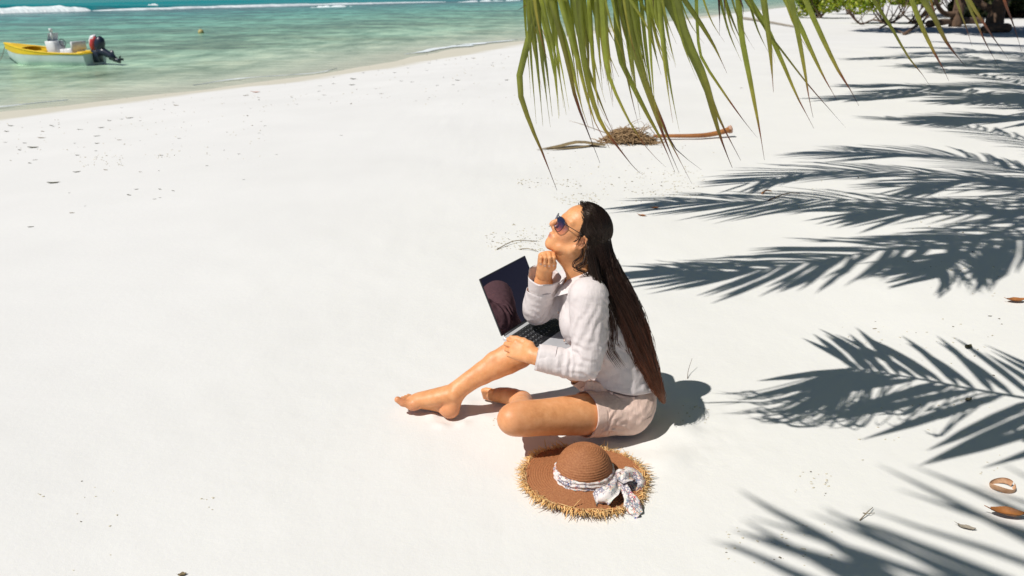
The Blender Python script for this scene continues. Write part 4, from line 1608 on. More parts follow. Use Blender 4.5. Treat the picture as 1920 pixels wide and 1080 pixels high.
def join(parts):
    Vs, Fs, n = [], [], 0
    for V, F in parts:
        Vs.append(V)
        Fs.append(F + n)
        n += len(V)
    return np.vstack(Vs), np.vstack(Fs)


def sculpt(name, V, F, mats, parent, color=None, thick=0.0, loc=None):
    base = LOCS[root_of(parent).name] if loc is None else np.asarray(loc, float)
    if thick:                                   # cloth: an inner skin and a closed rim
        N = vnormals(V, F)
        E = np.sort(np.vstack([F[:, [0, 1]], F[:, [1, 2]], F[:, [2, 3]], F[:, [3, 0]]]), 1)
        Eo = np.vstack([F[:, [0, 1]], F[:, [1, 2]], F[:, [2, 3]], F[:, [3, 0]]])
        key = E[:, 0] * len(V) + E[:, 1]
        _, inv, c = np.unique(key, return_inverse=True, return_counts=True)
        rim = Eo[c[inv] == 1]
        n = len(V)
        V = np.vstack([V, V - N * thick])
        F = np.vstack([F, F[:, ::-1] + n, np.stack([rim[:, 1], rim[:, 0], rim[:, 0] + n, rim[:, 1] + n], -1)])
        if color is not None:
            color = np.vstack([color, color])
    me = bpy.data.meshes.new(name)
    me.vertices.add(len(V))
    me.vertices.foreach_set('co', (V - base).astype(np.float32).ravel())
    set_faces(me, F)
    for m in (mats if isinstance(mats, (list, tuple)) else [mats]):
        me.materials.append(m)
    if color is not None:
        a = me.color_attributes.new('tint', 'FLOAT_COLOR', 'POINT')
        a.data.foreach_set('color', color.astype(np.float32).ravel())
    return link(name, me, parent)


# ------------------------------------------------------------------ the woman: joints
X3 = np.array
LH, RH = X3([.405, 2.605, .090]), X3([.42, 2.79, .105])
LK, LA = X3([.006, 2.40, .176]), X3([.045, 2.76, .052])
RK, RA = X3([.092, 2.81, .314]), X3([-.210, 2.735, .108])
LS, RS = X3([.262, 2.545, .570]), X3([.275, 2.835, .56])
LE, LW = at(1098, 687, 2.490), at(1000, 667, 2.515)
RE, RW = X3([.089, 2.715, .440]), at(1022, 504, 2.65)
NB = X3([.268, 2.685, .575])
NK = X3([.250, 2.676, .578])
SPINE = [(.405, 2.70, .12), (.393, 2.70, .24), (.346, 2.695, .36), (.300, 2.69, .47), (.277, 2.69, .545)]
SPR = [.110, .084, .086, .090, .064]

# head frame
YAW, TILT = R(10), R(33)
F0 = X3([-math.cos(YAW), -math.sin(YAW), 0])
HL = nrm(np.cross((0, 0, 1), F0))
HF = F0 * math.cos(TILT) + X3([0, 0, 1]) * math.sin(TILT)
HU = np.cross(HF, HL)
HM = np.stack([HF, HL, HU])
HC = X3([.231, 2.664, .750])
HS = .89


def hp(f, l, u):
    return HC + (HF * f + HL * l + HU * u) * HS


class Scaled:
    """the same brushes at the head's own scale"""
    def __init__(s, v):
        s.v = v

    def ell(s, c, r, M=None, k=.01, op='add'):
        s.v.ell(c, np.asarray(r) * HS, M, k * HS, op)

    def cone(s, a, b, ra, rb, k=.01, op='add'):
        s.v.cone(a, b, ra * HS, rb * HS, k * HS, op)

    def chain(s, P, Rr, k=.01, op='add'):
        s.v.chain(P, np.asarray(Rr) * HS, k * HS, None, op)


def head_parts(v0):
    v = Scaled(v0)
    E = lambda c, r, k, op='add', M=HM: v.ell(hp(*c), r, M, k, op)
    E((-.008, 0, .044), (.094, .071, .081), .01)
    E((.030, 0, .050), (.053, .060, .050), .03)            # forehead
    E((.032, 0, -.012), (.058, .053, .076), .03)           # face mass
    for s in (-1, 1):
        v.chain([hp(-.002, s * .056, -.022), hp(.012, s * .052, -.055), hp(.05, s * .030, -.078), hp(.076, s * .006, -.086)], [.016, .012, .010, .013], .03)
        E((.058, s * .034, -.014), (.024, .023, .024), .03)  # cheek
        v.cone(hp(.087, s * .012, .031), hp(.070, s * .046, .033), .009, .009, .016)   # brow
    E((.080, 0, -.083), (.016, .019, .015), .016)          # chin
    for s in (-1, 1):
        E((.094, s * .030, .010), (.014, .017, .012), .014, 'sub')
    for s in (-1, 1):
        E((.0745, s * .031, .011), (.0135, .0155, .0125), .006)      # closed lids
        v.cone(hp(.088, s * .020, .008), hp(.084, s * .042, .006), .0022, .0022, .004)
    v.chain([hp(.090, 0, .027), hp(.105, 0, .006), hp(.116, 0, -.009), hp(.1190, 0, -.0175)], [.0074, .0072, .0074, .0078], .014)
    for s in (-1, 1):
        v.cone(hp(.106, s * .009, -.0245), hp(.097, s * .013, -.026), .0068, .0064, .008)
    for s in (-1, 1):
        v.cone(hp(.111, s * .006, -.033), hp(.110, s * .0065, -.025), .0030, .0022, .003, 'sub')
    E((.081, 0, -.053), (.017, .026, .025), .022)          # muzzle
    for s in (-1, 1):                                       # lips
        v.chain([hp(.0995, s * .003, -.0500), hp(.0965, s * .012, -.0515), hp(.0885, s * .0215, -.0550)], [.0046, .0040, .0020], .007)
        v.chain([hp(.0965, s * .0, -.0615), hp(.0940, s * .010, -.0608), hp(.0880, s * .0215, -.0560)], [.0050, .0044, .0020], .007)
    v.chain([hp(.103, -.020, -.0560), hp(.1045, 0, -.0557), hp(.103, .020, -.0560)], [.0022, .0030, .0022], .003, op='sub')
    for s in (-1, 1):                                       # ears
        c = hp(.003, s * .070, -.014)
        v.ell(c, (.017, .007, .030), np.stack([nrm(HF * .94 + HL * s * -.3), nrm(HL * .95 + HF * s * .3), nrm(HU - HF * .2)]), .008)
        v.ell(hp(.007, s * .078, -.008), (.009, .006, .016), HM, .005, 'sub')
        v.ell(hp(.010, s * .0715, -.040), (.008, .006, .010), HM, .006)
        v.chain([hp(.017, s * .073, .000), hp(.009, s * .078, .016), hp(-.005, s * .081, .012), hp(-.012, s * .081, -.006), hp(-.007, s * .078, -.028)], [.003, .0036, .0036, .0034, .003], .003)
    # throat and neck
    v0.chain([NK + (.005, 0, -.01), NK + (-.004, -.006, .05), hp(-.010, 0, -.062), hp(-.012, 0, -.02)], [.052, .045, .045, .050], .025)
    v0.chain([hp(.040, 0, -.076), hp(.018, 0, -.092), NK + (-.030, -.006, .035)], [.016, .022, .024], .025)
    for s in (-1, 1):
        v0.chain([hp(-.018, s * .052, -.035), NK + (-.042, -s * .012, .005)], [.012, .009], .02)


def hand(v, W, d, n, s, curls, thumb, sc=1.0, spread=.012, fore=None, nails=None):
    """W wrist, d towards the knuckles, n back of the hand, s towards the thumb; curls per finger (three joints, degrees)"""
    d, n, s = nrm(d), nrm(n), nrm(s)
    offs = [(.0275, .086), (.009, .090), (-.0095, .086), (-.0265, .078)]
    lens = [(.041, .025, .019), (.045, .028, .020), (.042, .026, .020), (.033, .020, .018)]
    rad = [(.0092, .0082, .0072), (.0092, .0083, .0073), (.0088, .0079, .0070), (.0078, .0070, .0063)]
    v.cone(W - d * .02, W + d * .022, .0225 * sc, .022 * sc, .012, flat=(s, 1.22))
    for (o, ln) in offs:
        v.cone(W + d * .018 * sc + s * o * .55 * sc, W + d * ln * sc + s * o * sc, .0145 * sc, .0105 * sc, .014)
    v.ell(W + d * .05 * sc - n * .004, (.042 * sc, .034 * sc, .015 * sc), np.stack([d, s, n]), .012)
    tips = []
    for f in range(4):
        o, ln = offs[f]
        p = W + d * ln * sc + s * o * sc
        a = 0
        sp = s * (o * .12 / .031 * spread / .012)
        for j in range(3):
            a += R(curls[f][j])
            dr = nrm(d * math.cos(a) - n * math.sin(a) + sp * .3 * max(0, math.cos(a)))
            q = p + dr * lens[f][j] * sc
            r0 = rad[f][j] * sc
            v.cone(p, q, r0 * 1.04, r0 * .92, .0035)
            p = q
        nd = nrm(d * math.sin(a) + n * math.cos(a))          # outward side of the last joint
        tips.append((p - dr * .006 + nd * rad[f][2] * sc * .75, dr, nd))
    T = [W + d * t[0] * sc + n * t[1] * sc + s * t[2] * sc for t in thumb]
    v.chain(T, [.0165 * sc, .0125 * sc, .0098 * sc, .0078 * sc][:len(T)], .006)
    v.cone(W + d * .02 * sc + s * .012 * sc, T[0], .017 * sc, .0155 * sc, .015)
    if nails is not None:
        nails += tips
    return tips


def limb_parts(v, cloth=0.0):
    # pelvis and torso (under the clothes)
    v.chain(SPINE, [r - .004 for r in SPR], .05, flat=((0, 1, 0), 1.34), sub=2)
    v.ell((.425, 2.70, .10), (.105, .165, .095), None, .03)
    # legs
    v.chain([LH, LH * .6 + LK * .4, LH * .2 + LK * .8, LK], [.066, .062, .050, .043], .035, sub=4)
    v.ell(LK + (-.012, -.008, .004), (.040, .041, .040), None, .03)
    v.chain([LK + (.004, .01, -.006), LK * .65 + LA * .35 + (.012, 0, -.012), LA * .75 + LK * .25, LA], [.050, .052, .036, .031], .02, sub=2)
    v.chain([RH, RH * .5 + RK * .5 + (0, 0, -.012), RK], [.086, .070, .054], .03, sub=2)
    v.ell(RK + (-.004, 0, .004), (.046, .045, .048), None, .03)
    sh = RA - RK
    v.chain([RK + (.008, 0, -.012), RK + sh * .28 + (.018, .004, -.020), RK + sh * .55 + (.008, .002, -.008), RK + sh * .82, RA], [.048, .053, .044, .032, .030], .02, sub=2)
    v.chain([RK + (-.02, 0, -.005), RK + sh * .5 + (-.014, 0, .016), RA + (-.012, 0, .012)], [.026, .020, .016], .02)
    # right foot: heel down, toes up, inner side to the camera
    hl = X3([-.240, 2.722, .033])
    v.chain([RA, hl + (.006, 0, .004)], [.031, .031], .02)
    v.ell(hl, (.033, .029, .033), None, .015)
    v.ell(RA + (-.012, -.028, -.004), (.015, .009, .016), None, .012)
    v.chain([RA + (-.008, .002, -.008), X3([-.285, 2.742, .080]), X3([-.345, 2.752, .062]), X3([-.388, 2.758, .052])], [.031, .029, .026, .0205], .016, flat=((0, 1, 0), 1.25), sub=2)
    v.chain([hl + (-.012, .012, 0), X3([-.31, 2.762, .036]), X3([-.385, 2.765, .038])], [.026, .021, .020], .018)
    v.ell((-.382, 2.734, .043), (.026, .019, .019), None, .012)
    bigdir = X3([-.058, .0, .024])
    v.chain([X3([-.392, 2.734, .050]), X3([-.420, 2.732, .058]), X3([-.440, 2.732, .072])], [.0165, .0140, .0125], .006)
    for k in range(4):
        b = X3([-.402 + .006 * k, 2.754 + .0145 * k, .050 - .002 * k])
        v.chain([b, b + (-.020, .001, .008), b + (-.034 + .003 * k, .002, .010)], [.0110 - .0006 * k, .0092 - .0005 * k, .0082 - .0005 * k], .004)
    # left foot lying on its outer side under the right shin
    h2 = X3([.048, 2.785, .036])
    v.chain([LA, h2], [.031, .029], .02)
    v.ell(h2, (.032, .03, .031), None, .015)
    v.chain([LA + (-.012, .012, .002), X3([-.02, 2.815, .046]), X3([-.075, 2.838, .038])], [.031, .028, .022], .016, flat=((.35, -.25, .9), 1.0), sub=2)
    v.chain([h2, X3([-.02, 2.825, .03]), X3([-.078, 2.845, .03])], [.026, .021, .022], .014)
    for k in range(5):
        b = X3([-.085 - .001 * k, 2.832 + .004 * k, .056 - .0105 * k])
        v.chain([b, b + (-.018, .006, .001), b + (-.030 + .002 * k, .010, -.003)], [.0125 - .0009 * k, .0105 - .0008 * k, .0095 - .0008 * k], .004)
    # arms
    v.chain([LS, LS * .5 + LE * .5, LE, LE * .6 + LW * .4, LW], [.048, .041, .036, .034, .0235], .02, sub=2)
    v.chain([RS, RS * .5 + RE * .5, RE, RE * .6 + RW * .4 + (.006, 0, 0), RW], [.048, .041, .036, .034, .0235], .02, sub=2)
    v.chain([NB + (0, 0, -.02), LS], [.05, .045], .04)
    v.chain([NB + (0, 0, -.02), RS], [.05, .045], .04)
    v.ell((.235, 2.63, .435), (.055, .06, .06), None, .03)
    v.ell((.235, 2.75, .435), (.055, .06, .06), None, .03)


WOMAN_AT = (.40, 2.68, 0.0)
woman = thing('person', 'woman in white linen shirt and pale pink shorts sitting on the sand with a laptop', 'person', WOMAN_AT)

v = Vol((-.48, 2.22, -.02), (.60, 2.98, .70), .0032)
limb_parts(v)
v.chain([NK + (.005, 0, -.01), NK + (-.004, -.006, .05), hp(-.010, 0, -.062)], [.052, .045, .045], .025)
bV, bF = v.mesh()
bV = relax(bV, bF, 1)

NAILS = []
hv = Vol((-.12, 2.43, .22), (.13, 2.70, .44), .0016)
# left hand: back to the camera, thumb along the laptop's edge, fingers hooked under it
LD, LN, LT = nrm(at(952, 650, 2.565) - LW), nrm((.05, -.84, .46)), None
LT = nrm(np.cross(LD, LN))
if LT[2] < 0:
    LT = -LT
LN = nrm(np.cross(LT, LD))
if LN[1] > 0:
    LN = -LN
hand(hv, LW, LD, LN, LT, [(20, 50, 38), (26, 54, 38), (32, 58, 40), (38, 60, 42)], [(.030, -.004, .030), (.060, -.006, .040), (.090, -.006, .041), (.114, -.004, .038)], .93, nails=NAILS)
hv.chain([LE * .35 + LW * .65, LW], [.031, .0235], .02)
lV, lF = hv.mesh()
lV = relax(lV, lF, 1)
LCUT = nrm(LW - LE)
hv2 = Vol((.0, 2.50, .54), (.22, 2.76, .78), .0016)
# right hand: loose fist under the chin, palm side to the camera
RT = nrm(at(1042, 484, 2.615) - at(1012, 486, 2.615))
RDd = nrm(at(1026, 473, 2.620) - RW)
RN = nrm(np.cross(RT, RDd))
if RN[1] < 0:
    RN = -RN
RT = nrm(RT - RDd * (RT @ RDd))
hand(hv2, RW, RDd, RN, RT, [(70, 92, 28), (74, 94, 28), (72, 94, 30), (66, 92, 30)], [(.030, -.016, .026), (.056, -.026, .030), (.074, -.040, .018)], .80, spread=0, nails=NAILS)
hv2.chain([RE * .35 + RW * .65, RW], [.031, .0235], .02)
rV, rF = hv2.mesh()
rV = relax(rV, rF, 1)
hd = Vol(HC - .17, HC + .17, .0017)
head_parts(hd)
qV, qF = hd.mesh()
qV = relax(qV, qF, 1)
NECKCUT = (HC + HU * -.085)
# cut the overlapping bits: neck, wrists
NP = nrm(hp(-.01, 0, -.062) - NK)
NQ = NK + NP * .030
qV, qF = keep(qV, qF, (qV - NQ) @ NP > -.014)
m_neck = ~(((bV - NQ) @ NP > 0) & (np.linalg.norm(bV - (NQ + NP * .05), axis=1) < .09))
RCUT = nrm(RW - RE)
m_lw = ~(((bV - LW) @ LCUT > -.018) & (np.linalg.norm(bV - LW, axis=1) < .06))
m_rw = ~(((bV - RW) @ RCUT > -.018) & (np.linalg.norm(bV - RW, axis=1) < .06))
bV, bF = keep(bV, bF, m_neck & m_lw & m_rw)
lV, lF = keep(lV, lF, (lV - LW) @ LCUT > -.032)
rV, rF = keep(rV, rF, (rV - RW) @ RCUT > -.032)


def skin_tint(V):
    """pigment: lips, nails, brows, lids, rosy knees, heels and knuckles"""
    C = np.zeros((len(V), 4))
    C[:, 3] = 1
    L_ = (V - HC) @ HM.T / HS
    lip = np.exp(-(((L_[:, 0] - .098) / .012) ** 2 + (L_[:, 1] / .019) ** 4 + ((L_[:, 2] + .0558) / .0082) ** 4))
    C[:, 0] = np.clip(lip, 0, 1)
    rosy = np.zeros(len(V))
    for c, r in ((LK, .05), (RK, .05), (X3([-.240, 2.722, .03]), .045), (X3([.05, 2.79, .03]), .05), (X3([-.43, 2.734, .065]), .03), (X3([-.38, 2.73, .035]), .03), (hp(.065, .036, -.018), .028), (hp(.065, -.036, -.018), .028), (hp(.116, 0, -.016), .014), (hp(.003, .075, -.01), .025)):
        rosy = np.maximum(rosy, np.exp(-((np.linalg.norm(V - c, axis=1) / r) ** 2)) * .7)
    C[:, 1] = rosy
    br = np.zeros(len(V))
    for s in ():
        a, b = X3([.090, s * .013, .0335]), X3([.068, s * .052, .036])
        m = X3([.083, s * .034, .0405])
        for p, q in ((a, m), (m, b)):
            t = np.clip(((L_ - p) @ (q - p)) / ((q - p) @ (q - p)), 0, 1)
            br = np.maximum(br, np.exp(-(np.linalg.norm(L_ - p - t[:, None] * (q - p), axis=1) / .0065) ** 4))
        a, b = X3([.0895, s * .018, .0045]), X3([.0815, s * .046, .004])
        t = np.clip(((L_ - a) @ (b - a)) / ((b - a) @ (b - a)), 0, 1)
        br = np.maximum(br, .9 * np.exp(-(np.linalg.norm(L_ - a - t[:, None] * (b - a), axis=1) / .005) ** 4))
    C[:, 2] = br
    return C


def skin_material():
    m, nt, N, L, b = new_mat('skin')
    a = N.new('ShaderNodeAttribute')
    a.attribute_name = 'tint'
    sp = N.new('ShaderNodeSeparateColor')
    L.new(a.outputs['Color'], sp.inputs[0])
    t = tex(N, L, 'Noise', 26, 9, rough=.72)
    r = ramp(N, [(.34, (.65, .275, .105)), (.5, (.735, .335, .140)), (.68, (.80, .395, .185))])
    L.new(t.outputs[0], r.inputs[0])
    c = mixc(N, L, sp.outputs[1], r.outputs[0], (.62, .24, .13))
    c = mixc(N, L, sp.outputs[0], c, (.48, .17, .12))
    c = mixc(N, L, sp.outputs[2], c, (.035, .018, .012))
    L.new(c, b.inputs['Base Color'])
    b.inputs['Roughness'].default_value = .44
    b.inputs['Specular IOR Level'].default_value = .42
    b.inputs['Subsurface Weight'].default_value = .12
    b.inputs['Subsurface Radius'].default_value = (1, .4, .2)
    b.inputs['Subsurface Scale'].default_value = .005
    bump(N, L, b, tex(N, L, 'Noise', 190, 6, rough=.7).outputs[0], .35, .002)
    return m


SKIN = skin_material()
V, F = join([(bV, bF), (lV, lF), (rV, rF), (qV, qF)])
body = sculpt('body', V, F, SKIN, woman, skin_tint(V))
BROW = simple('brow_hair', (.03, .016, .010), (.02, .010, .007), .6, 50)
for s_ in (-1, 1):
    mb = MB()
    K = catmull([hp(.0905, s_ * .012, .0305), hp(.0865, s_ * .030, .0365), hp(.070, s_ * .051, .0335)], 26)
    for q in K:
        for _ in range(3):
            p = q + HU * RNG.normal() * .0012
            mb.tube([p - HU * .001, p + HL * s_ * .004 + HU * .0012 + HF * .0006, p + HL * s_ * .0075 + HU * .001 - HF * .002], [.0004, .0005, .0002], 4, caps=False)
    part(mb, 'eyebrow', BROW, woman)
NAILM = simple('finger_nail', (.72, .50, .40), (.68, .45, .36), .25, 20)
for p, dr, nd in NAILS:
    mb = MB()
    sd = nrm(np.cross(dr, nd))
    Gn = np.zeros((5, 5, 3))
    for i in range(5):
        for j in range(5):
            a = (j / 4 - .5) * 2
            w = .0042 * (1 - .25 * abs(i / 4 - .5) * 2)
            Gn[i, j] = p + dr * (i / 4 - .80) * .0105 + sd * a * w + nd * (.0022 - .0022 * a * a)
    mb.grid(Gn)
    part(mb, 'finger_nail', NAILM, woman)


# ------------------------------------------------------------------ shirt
def cloth_material(name, c1, c2, trans, weave=900, wr=.35):
    m = simple(name, c1, c2, .85, 6, 0, spec=.15, trans=trans)
    nt = m.node_tree
    N, L, b = nt.nodes, nt.links, nt.nodes['Principled BSDF']
    a = bump(N, L, b, tex(N, L, 'Noise', 60, 5, stretch=(1.6, 1.6, .22), rough=.65).outputs[0], .55, .006)
    bump(N, L, b, tex(N, L, 'Noise', 26, 4, stretch=(.5, 1, 1.4)).outputs[0], .35, .010, a)
    return m


SHIRT = cloth_material('white_linen', (.86, .79, .775), (.82, .74, .725), .20)
SHORTS = cloth_material('pale_pink_cotton', (.90, .675, .57), (.84, .60, .495), .10)


def folds(V, N, spec, seed, amp=.62):
    """push the cloth out and in along creases: (centre, reach, direction across the creases, spacing, depth)"""
    d = np.zeros(len(V))
    for (c, r, ax, sp, dep) in spec:
        c, ax = X3(c), nrm(ax)
        w = np.exp(-(np.linalg.norm(V - c, axis=1) / r) ** 2)
        ph = (V - c) @ ax / sp * 2 * np.pi + 2.2 * noise(V, 1 / (r * .55), seed) + 1.2 * noise(V, 1 / (r * .25), seed + 3)
        q = np.sin(ph)
        d += w * dep * (np.clip(q + .15, -1, 1) - .35 * np.abs(np.cos(ph / 2 + .4))) * (.45 + .55 * noise(V, 1 / (r * .8), seed + 6))
        seed += 1
    d = d * amp + fbm(V, 16, 3, seed) * .0030 + fbm(V * X3([1, 1, .45]), 55, 2, seed + 4) * .0008
    return V + N * d[:, None]


v = Vol((-.02, 2.22, .06), (.60, 3.0, .66), .0032)
sp_ = [tuple(p) for p in SPINE]
v.chain(SPINE, [.124, .099, .100, .102, .072], .05, flat=((0, 1, 0), 1.34), sub=2)
v.chain([NB + (.0, 0, -.025), LS], [.066, .060], .04)
v.chain([NB + (.0, 0, -.025), RS], [.066, .060], .04)
v.chain([LS, LS * .5 + LE * .5 + (.002, 0, 0), LE + (.002, 0, .004), LE * .55 + LW * .45 + (0, 0, -.002), LW * .98 + LE * .02], [.057, .055, .044, .042, .038], .03, sub=2)
v.chain([RS, RS * .5 + RE * .5 + (0, 0, -.006), RE + (0, 0, .002), RE * .6 + RW * .4, RE * .25 + RW * .75], [.058, .052, .040, .043, .043], .03, sub=2)
v.ell((.232, 2.63, .43), (.062, .070, .075), None, .04)
v.ell((.232, 2.75, .43), (.062, .070, .075), None, .04)
sV, sF = v.mesh()
sV = relax(sV, sF, 2)
Ns = vnormals(sV, sF)
ua, fa = nrm(LE - LS), nrm(LW - LE)
sV = folds(sV, Ns, [
    (LE + (.02, 0, .02), .085, ua * .8 + fa * .3, .030, .0075),
    (LE * .5 + LW * .5, .085, fa, .027, .0060),
    (LS + (.05, .0, -.04), .075, (0.5, .2, .75), .022, .0050),
    (LS * .5 + LE * .5, .11, (.9, -.1, -.35), .034, .0045),
    ((.40, 2.60, .25), .13, (-.5, .2, .8), .040, .0075),
    ((.36, 2.58, .42), .11, (.8, .1, .6), .045, .0050),
    ((.45, 2.62, .16), .10, (.5, 0, .85), .035, .0070),
    (RE, .08, nrm(RW - RE) * .6 + nrm(RE - RS) * .6, .026, .0075),
    (RE * .5 + RW * .5, .08, nrm(RW - RE), .030, .0060),
    (RE * .5 + RS * .5, .10, nrm(RE - RS), .034, .0060),
    ((.24, 2.66, .30), .10, (.2, .2, .95), .04, .007)], 3)
sV = relax(sV, sF, 1, .35)
HEMC, HEMN = X3([.405, 2.70, .196]), nrm((.22, 0, 1))
hem = (sV - HEMC) @ HEMN
m = hem > 0
lcut = (sV - LW) @ LCUT
m &= ~((lcut > -.018) & (np.linalg.norm(sV - LW, axis=1) < .10))
rc = RE * .32 + RW * .68
m &= ~(((sV - rc) @ RCUT > 0) & (np.linalg.norm(sV - rc, axis=1) < .10))
# neck opening with a V at the front
nb = NK + X3([0, 0, .012])
q = sV - nb
open_ = (np.linalg.norm(q[:, :2] * (1, 1.0), axis=1) < .056) & (q[:, 2] > -.03)
vee = (q[:, 0] < -.01) & (np.abs(q[:, 1]) < .045 + .45 * (q[:, 2] + .06)) & (q[:, 2] > -.045) & (q[:, 0] < -.02)
m &= ~(open_ | vee)
sV, sF = keep(sV, sF, m)
sV = snap(sV, sF, HEMC, HEMN, .4, .009)
sV = snap(sV, sF, LW - LCUT * .018, LCUT, .1, .009)
sV = snap(sV, sF, rc, RCUT, .1, .009)
hw = np.exp(-((sV - HEMC) @ HEMN / .03) ** 2)
sV = sV + np.outer(hw * .004 * noise(sV * (1, 1, 0), 22, 2), (0, 0, 1)) + vnormals(sV, sF) * (hw * (.004 + .005 * noise(sV, 30, 8)))[:, None]
shirt = sculpt('shirt', sV, sF, SHIRT, woman, thick=.0022)


def band(pts_fn, n, rows, closed=True, col=None):
    Gb = np.zeros((rows, n, 3))
    for i in range(rows):
        for j in range(n):
            Gb[i, j] = pts_fn(j / (n if closed else n - 1), i / (rows - 1))
    mb = MB()
    mb.grid(Gb, closed=closed)
    return mb


def ring_band(name, c, ax, r0, r1, ln, mat, parent, seed, flat=1.0, upv=(0, 0, 1), wob=.003, thick=.005):
    """a cuff: a short sleeve of cloth round an axis, with thickness and a rolled edge"""
    ax = nrm(ax)
    e1 = nrm(np.asarray(upv, float) - ax * (np.asarray(upv, float) @ ax))
    e2 = np.cross(ax, e1)
    ph = np.random.default_rng(seed).uniform(0, 6, 4)

    def fn(a, t):
        # profile goes along the outside, round the edge and back inside
        u = min(1, t * 2.0)
        inn = max(0, t * 2 - 1)
        th = a * 2 * np.pi
        r = r0 + (r1 - r0) * (u - inn) + wob * (math.sin(3 * th + ph[0]) + .6 * math.sin(7 * th + ph[1] + 3 * t)) - thick * inn ** .5 + .002 * math.sin(math.pi * t)
        return c + ax * ln * (u - inn * .98) + (e1 * math.cos(th) * flat + e2 * math.sin(th)) * r
    mb = band(fn, 40, 13)
    return part(mb, name, mat, parent)


ring_band('cuff', LW + LCUT * -.075, LCUT, .049, .043, .062, SHIRT, shirt, 1, wob=.0022)
ring_band('cuff', RE * .42 + RW * .58, RCUT, .050, .056, .060, SHIRT, shirt, 2, wob=.003)


# collar: a folded band round the neck, open at the throat
def collar(a, t):
    th = (a - .5) * 2 * R(158)
    k = abs(a - .5) * 2
    c = NK + X3([.004, 0, .004])
    st = min(1, t / .45)
    fall = max(0, t - .45) / .55
    r = .062 - .006 * st + .036 * fall * (1 - .25 * k ** 2)
    z = .012 + .042 * st - .050 * fall ** 1.2
    p = c + X3([math.cos(th) * r, -math.sin(th) * r, z])
    p[2] += .014 * math.cos(th) - .028 * k ** 3 - .018 * fall * k ** 4
    p[0] -= .030 * fall * k ** 4
    return p


part(band(collar, 44, 9, False), 'collar', SHIRT, shirt)
# front placket buttons (the shirt is open at the throat)
for k in range(3):
    p = X3([.172 + .012 * k, 2.668, .46 - .055 * k])
    mb = MB()
    mb.tube([p + (-.004, -.002, 0), p + (-.007, -.003, 0)], [.005, .0045], 10, up=(0, 0, 1))
    part(mb, 'button', NAILM, shirt)

# ------------------------------------------------------------------ shorts
v = Vol((.12, 2.42, -.015), (.60, 3.0, .30), .0032)
v.chain([SPINE[0], SPINE[1]], [.120, .099], .04, flat=((0, 1, 0), 1.34))
v.ell((.425, 2.70, .104), (.120, .172, .106), None, .03)
lt, rt = nrm(LK - LH), nrm(RK - RH)
v.chain([LH + (.02, 0, 0), LH + lt * .10, LH + lt * .21], [.084, .077, .073], .035)
v.chain([RH + (.02, 0, 0), RH + rt * .10, RH + rt * .21], [.094, .090, .088], .04)
hV, hF = v.mesh()
hV = relax(hV, hF, 2)
Nh = vnormals(hV, hF)
hV = folds(hV, Nh, [
    (LH + lt * .10 + (0, -.05, 0), .07, lt * .8 + X3([0, 0, .5]), .026, .0060),
    (LH + lt * .03 + (0, -.07, .03), .08, X3([.6, 0, .8]), .030, .0065),
    (LH + lt * .15 + (0, -.06, -.03), .07, lt + X3([0, 0, -.3]), .022, .0045),
    ((.50, 2.60, .09), .09, (.7, 0, -.7), .036, .0050),
    ((.33, 2.62, .17), .06, (.8, .2, .5), .022, .0060)], 9)
hV = relax(hV, hF, 1, .35)
LCU, RCU = LH + lt * .145, RH + rt * .14
m = (hV - (HEMC + HEMN * .012)) @ HEMN < .0
m &= ~(((hV - LCU) @ lt > 0) & (np.linalg.norm(hV - LCU, axis=1) < .15))
m &= ~(((hV - RCU) @ rt > 0) & (np.linalg.norm(hV - RCU, axis=1) < .13))
m &= hV[:, 2] > -.012
hV, hF = keep(hV, hF, m)
hV = snap(hV, hF, HEMC + HEMN * .012, HEMN, .4, .009)
hV = snap(hV, hF, LCU, lt, .15, .009)
hV = snap(hV, hF, RCU, rt, .15, .009)
shorts = sculpt('shorts', hV, hF, SHORTS, woman, thick=.0025)
ring_band('leg_cuff', LCU - lt * .018, lt, .0845, .0815, .040, SHORTS, shorts, 5, wob=.0022, thick=.007)
ring_band('leg_cuff', RCU - rt * .018, rt, .0945, .0910, .044, SHORTS, shorts, 6, wob=.0022, thick=.007)


def ellring(z0, z1, ex, ey, cx, cy, tilt):
    def fn(a, t):
        th = a * 2 * np.pi
        u = min(1, t * 2)
        inn = max(0, t * 2 - 1)
        x, y = math.cos(th) * (ex - .006 * inn), math.sin(th) * (ey - .006 * inn)
        return X3([cx + x, cy + y, z0 + (z1 - z0) * (u - inn * .96) + tilt * x])
    return fn


part(band(ellring(.150, .190, .1205, .1555, .402, 2.70, -.22), 64, 11), 'waistband', SHORTS, shorts)
for a in (-150, -112, -75, -30):
    th = R(a)
    p = X3([.402 + math.cos(th) * .1225, 2.70 + math.sin(th) * .1575, .146 - .22 * math.cos(th) * .1225])
    mb = MB()
    t_ = X3([-math.sin(th), math.cos(th), 0]) * .006
    o_ = X3([math.cos(th), math.sin(th), 0])
    mb.grid(np.array([[p - t_ + (0, 0, z) + o_ * b, p + (0, 0, z) + o_ * (b + .002), p + t_ + (0, 0, z) + o_ * b] for z, b in ((-.004, .001), (.008, .004), (.028, .004), (.044, .001))]))
    part(mb, 'belt_loop', SHORTS, shorts)
# back pocket welt
mb = MB()
pk = [hV[np.argmin(np.linalg.norm(hV - X3(q), axis=1))] for q in ([.515, 2.548, .100], [.500, 2.532, .098], [.480, 2.521, .094])]
mb.tube(catmull(pk, 9), [.0015, .0022, .0022, .0022, .0022, .0022, .0022, .0022, .0015], 6)
part(mb, 'pocket_welt', SHORTS, shorts)
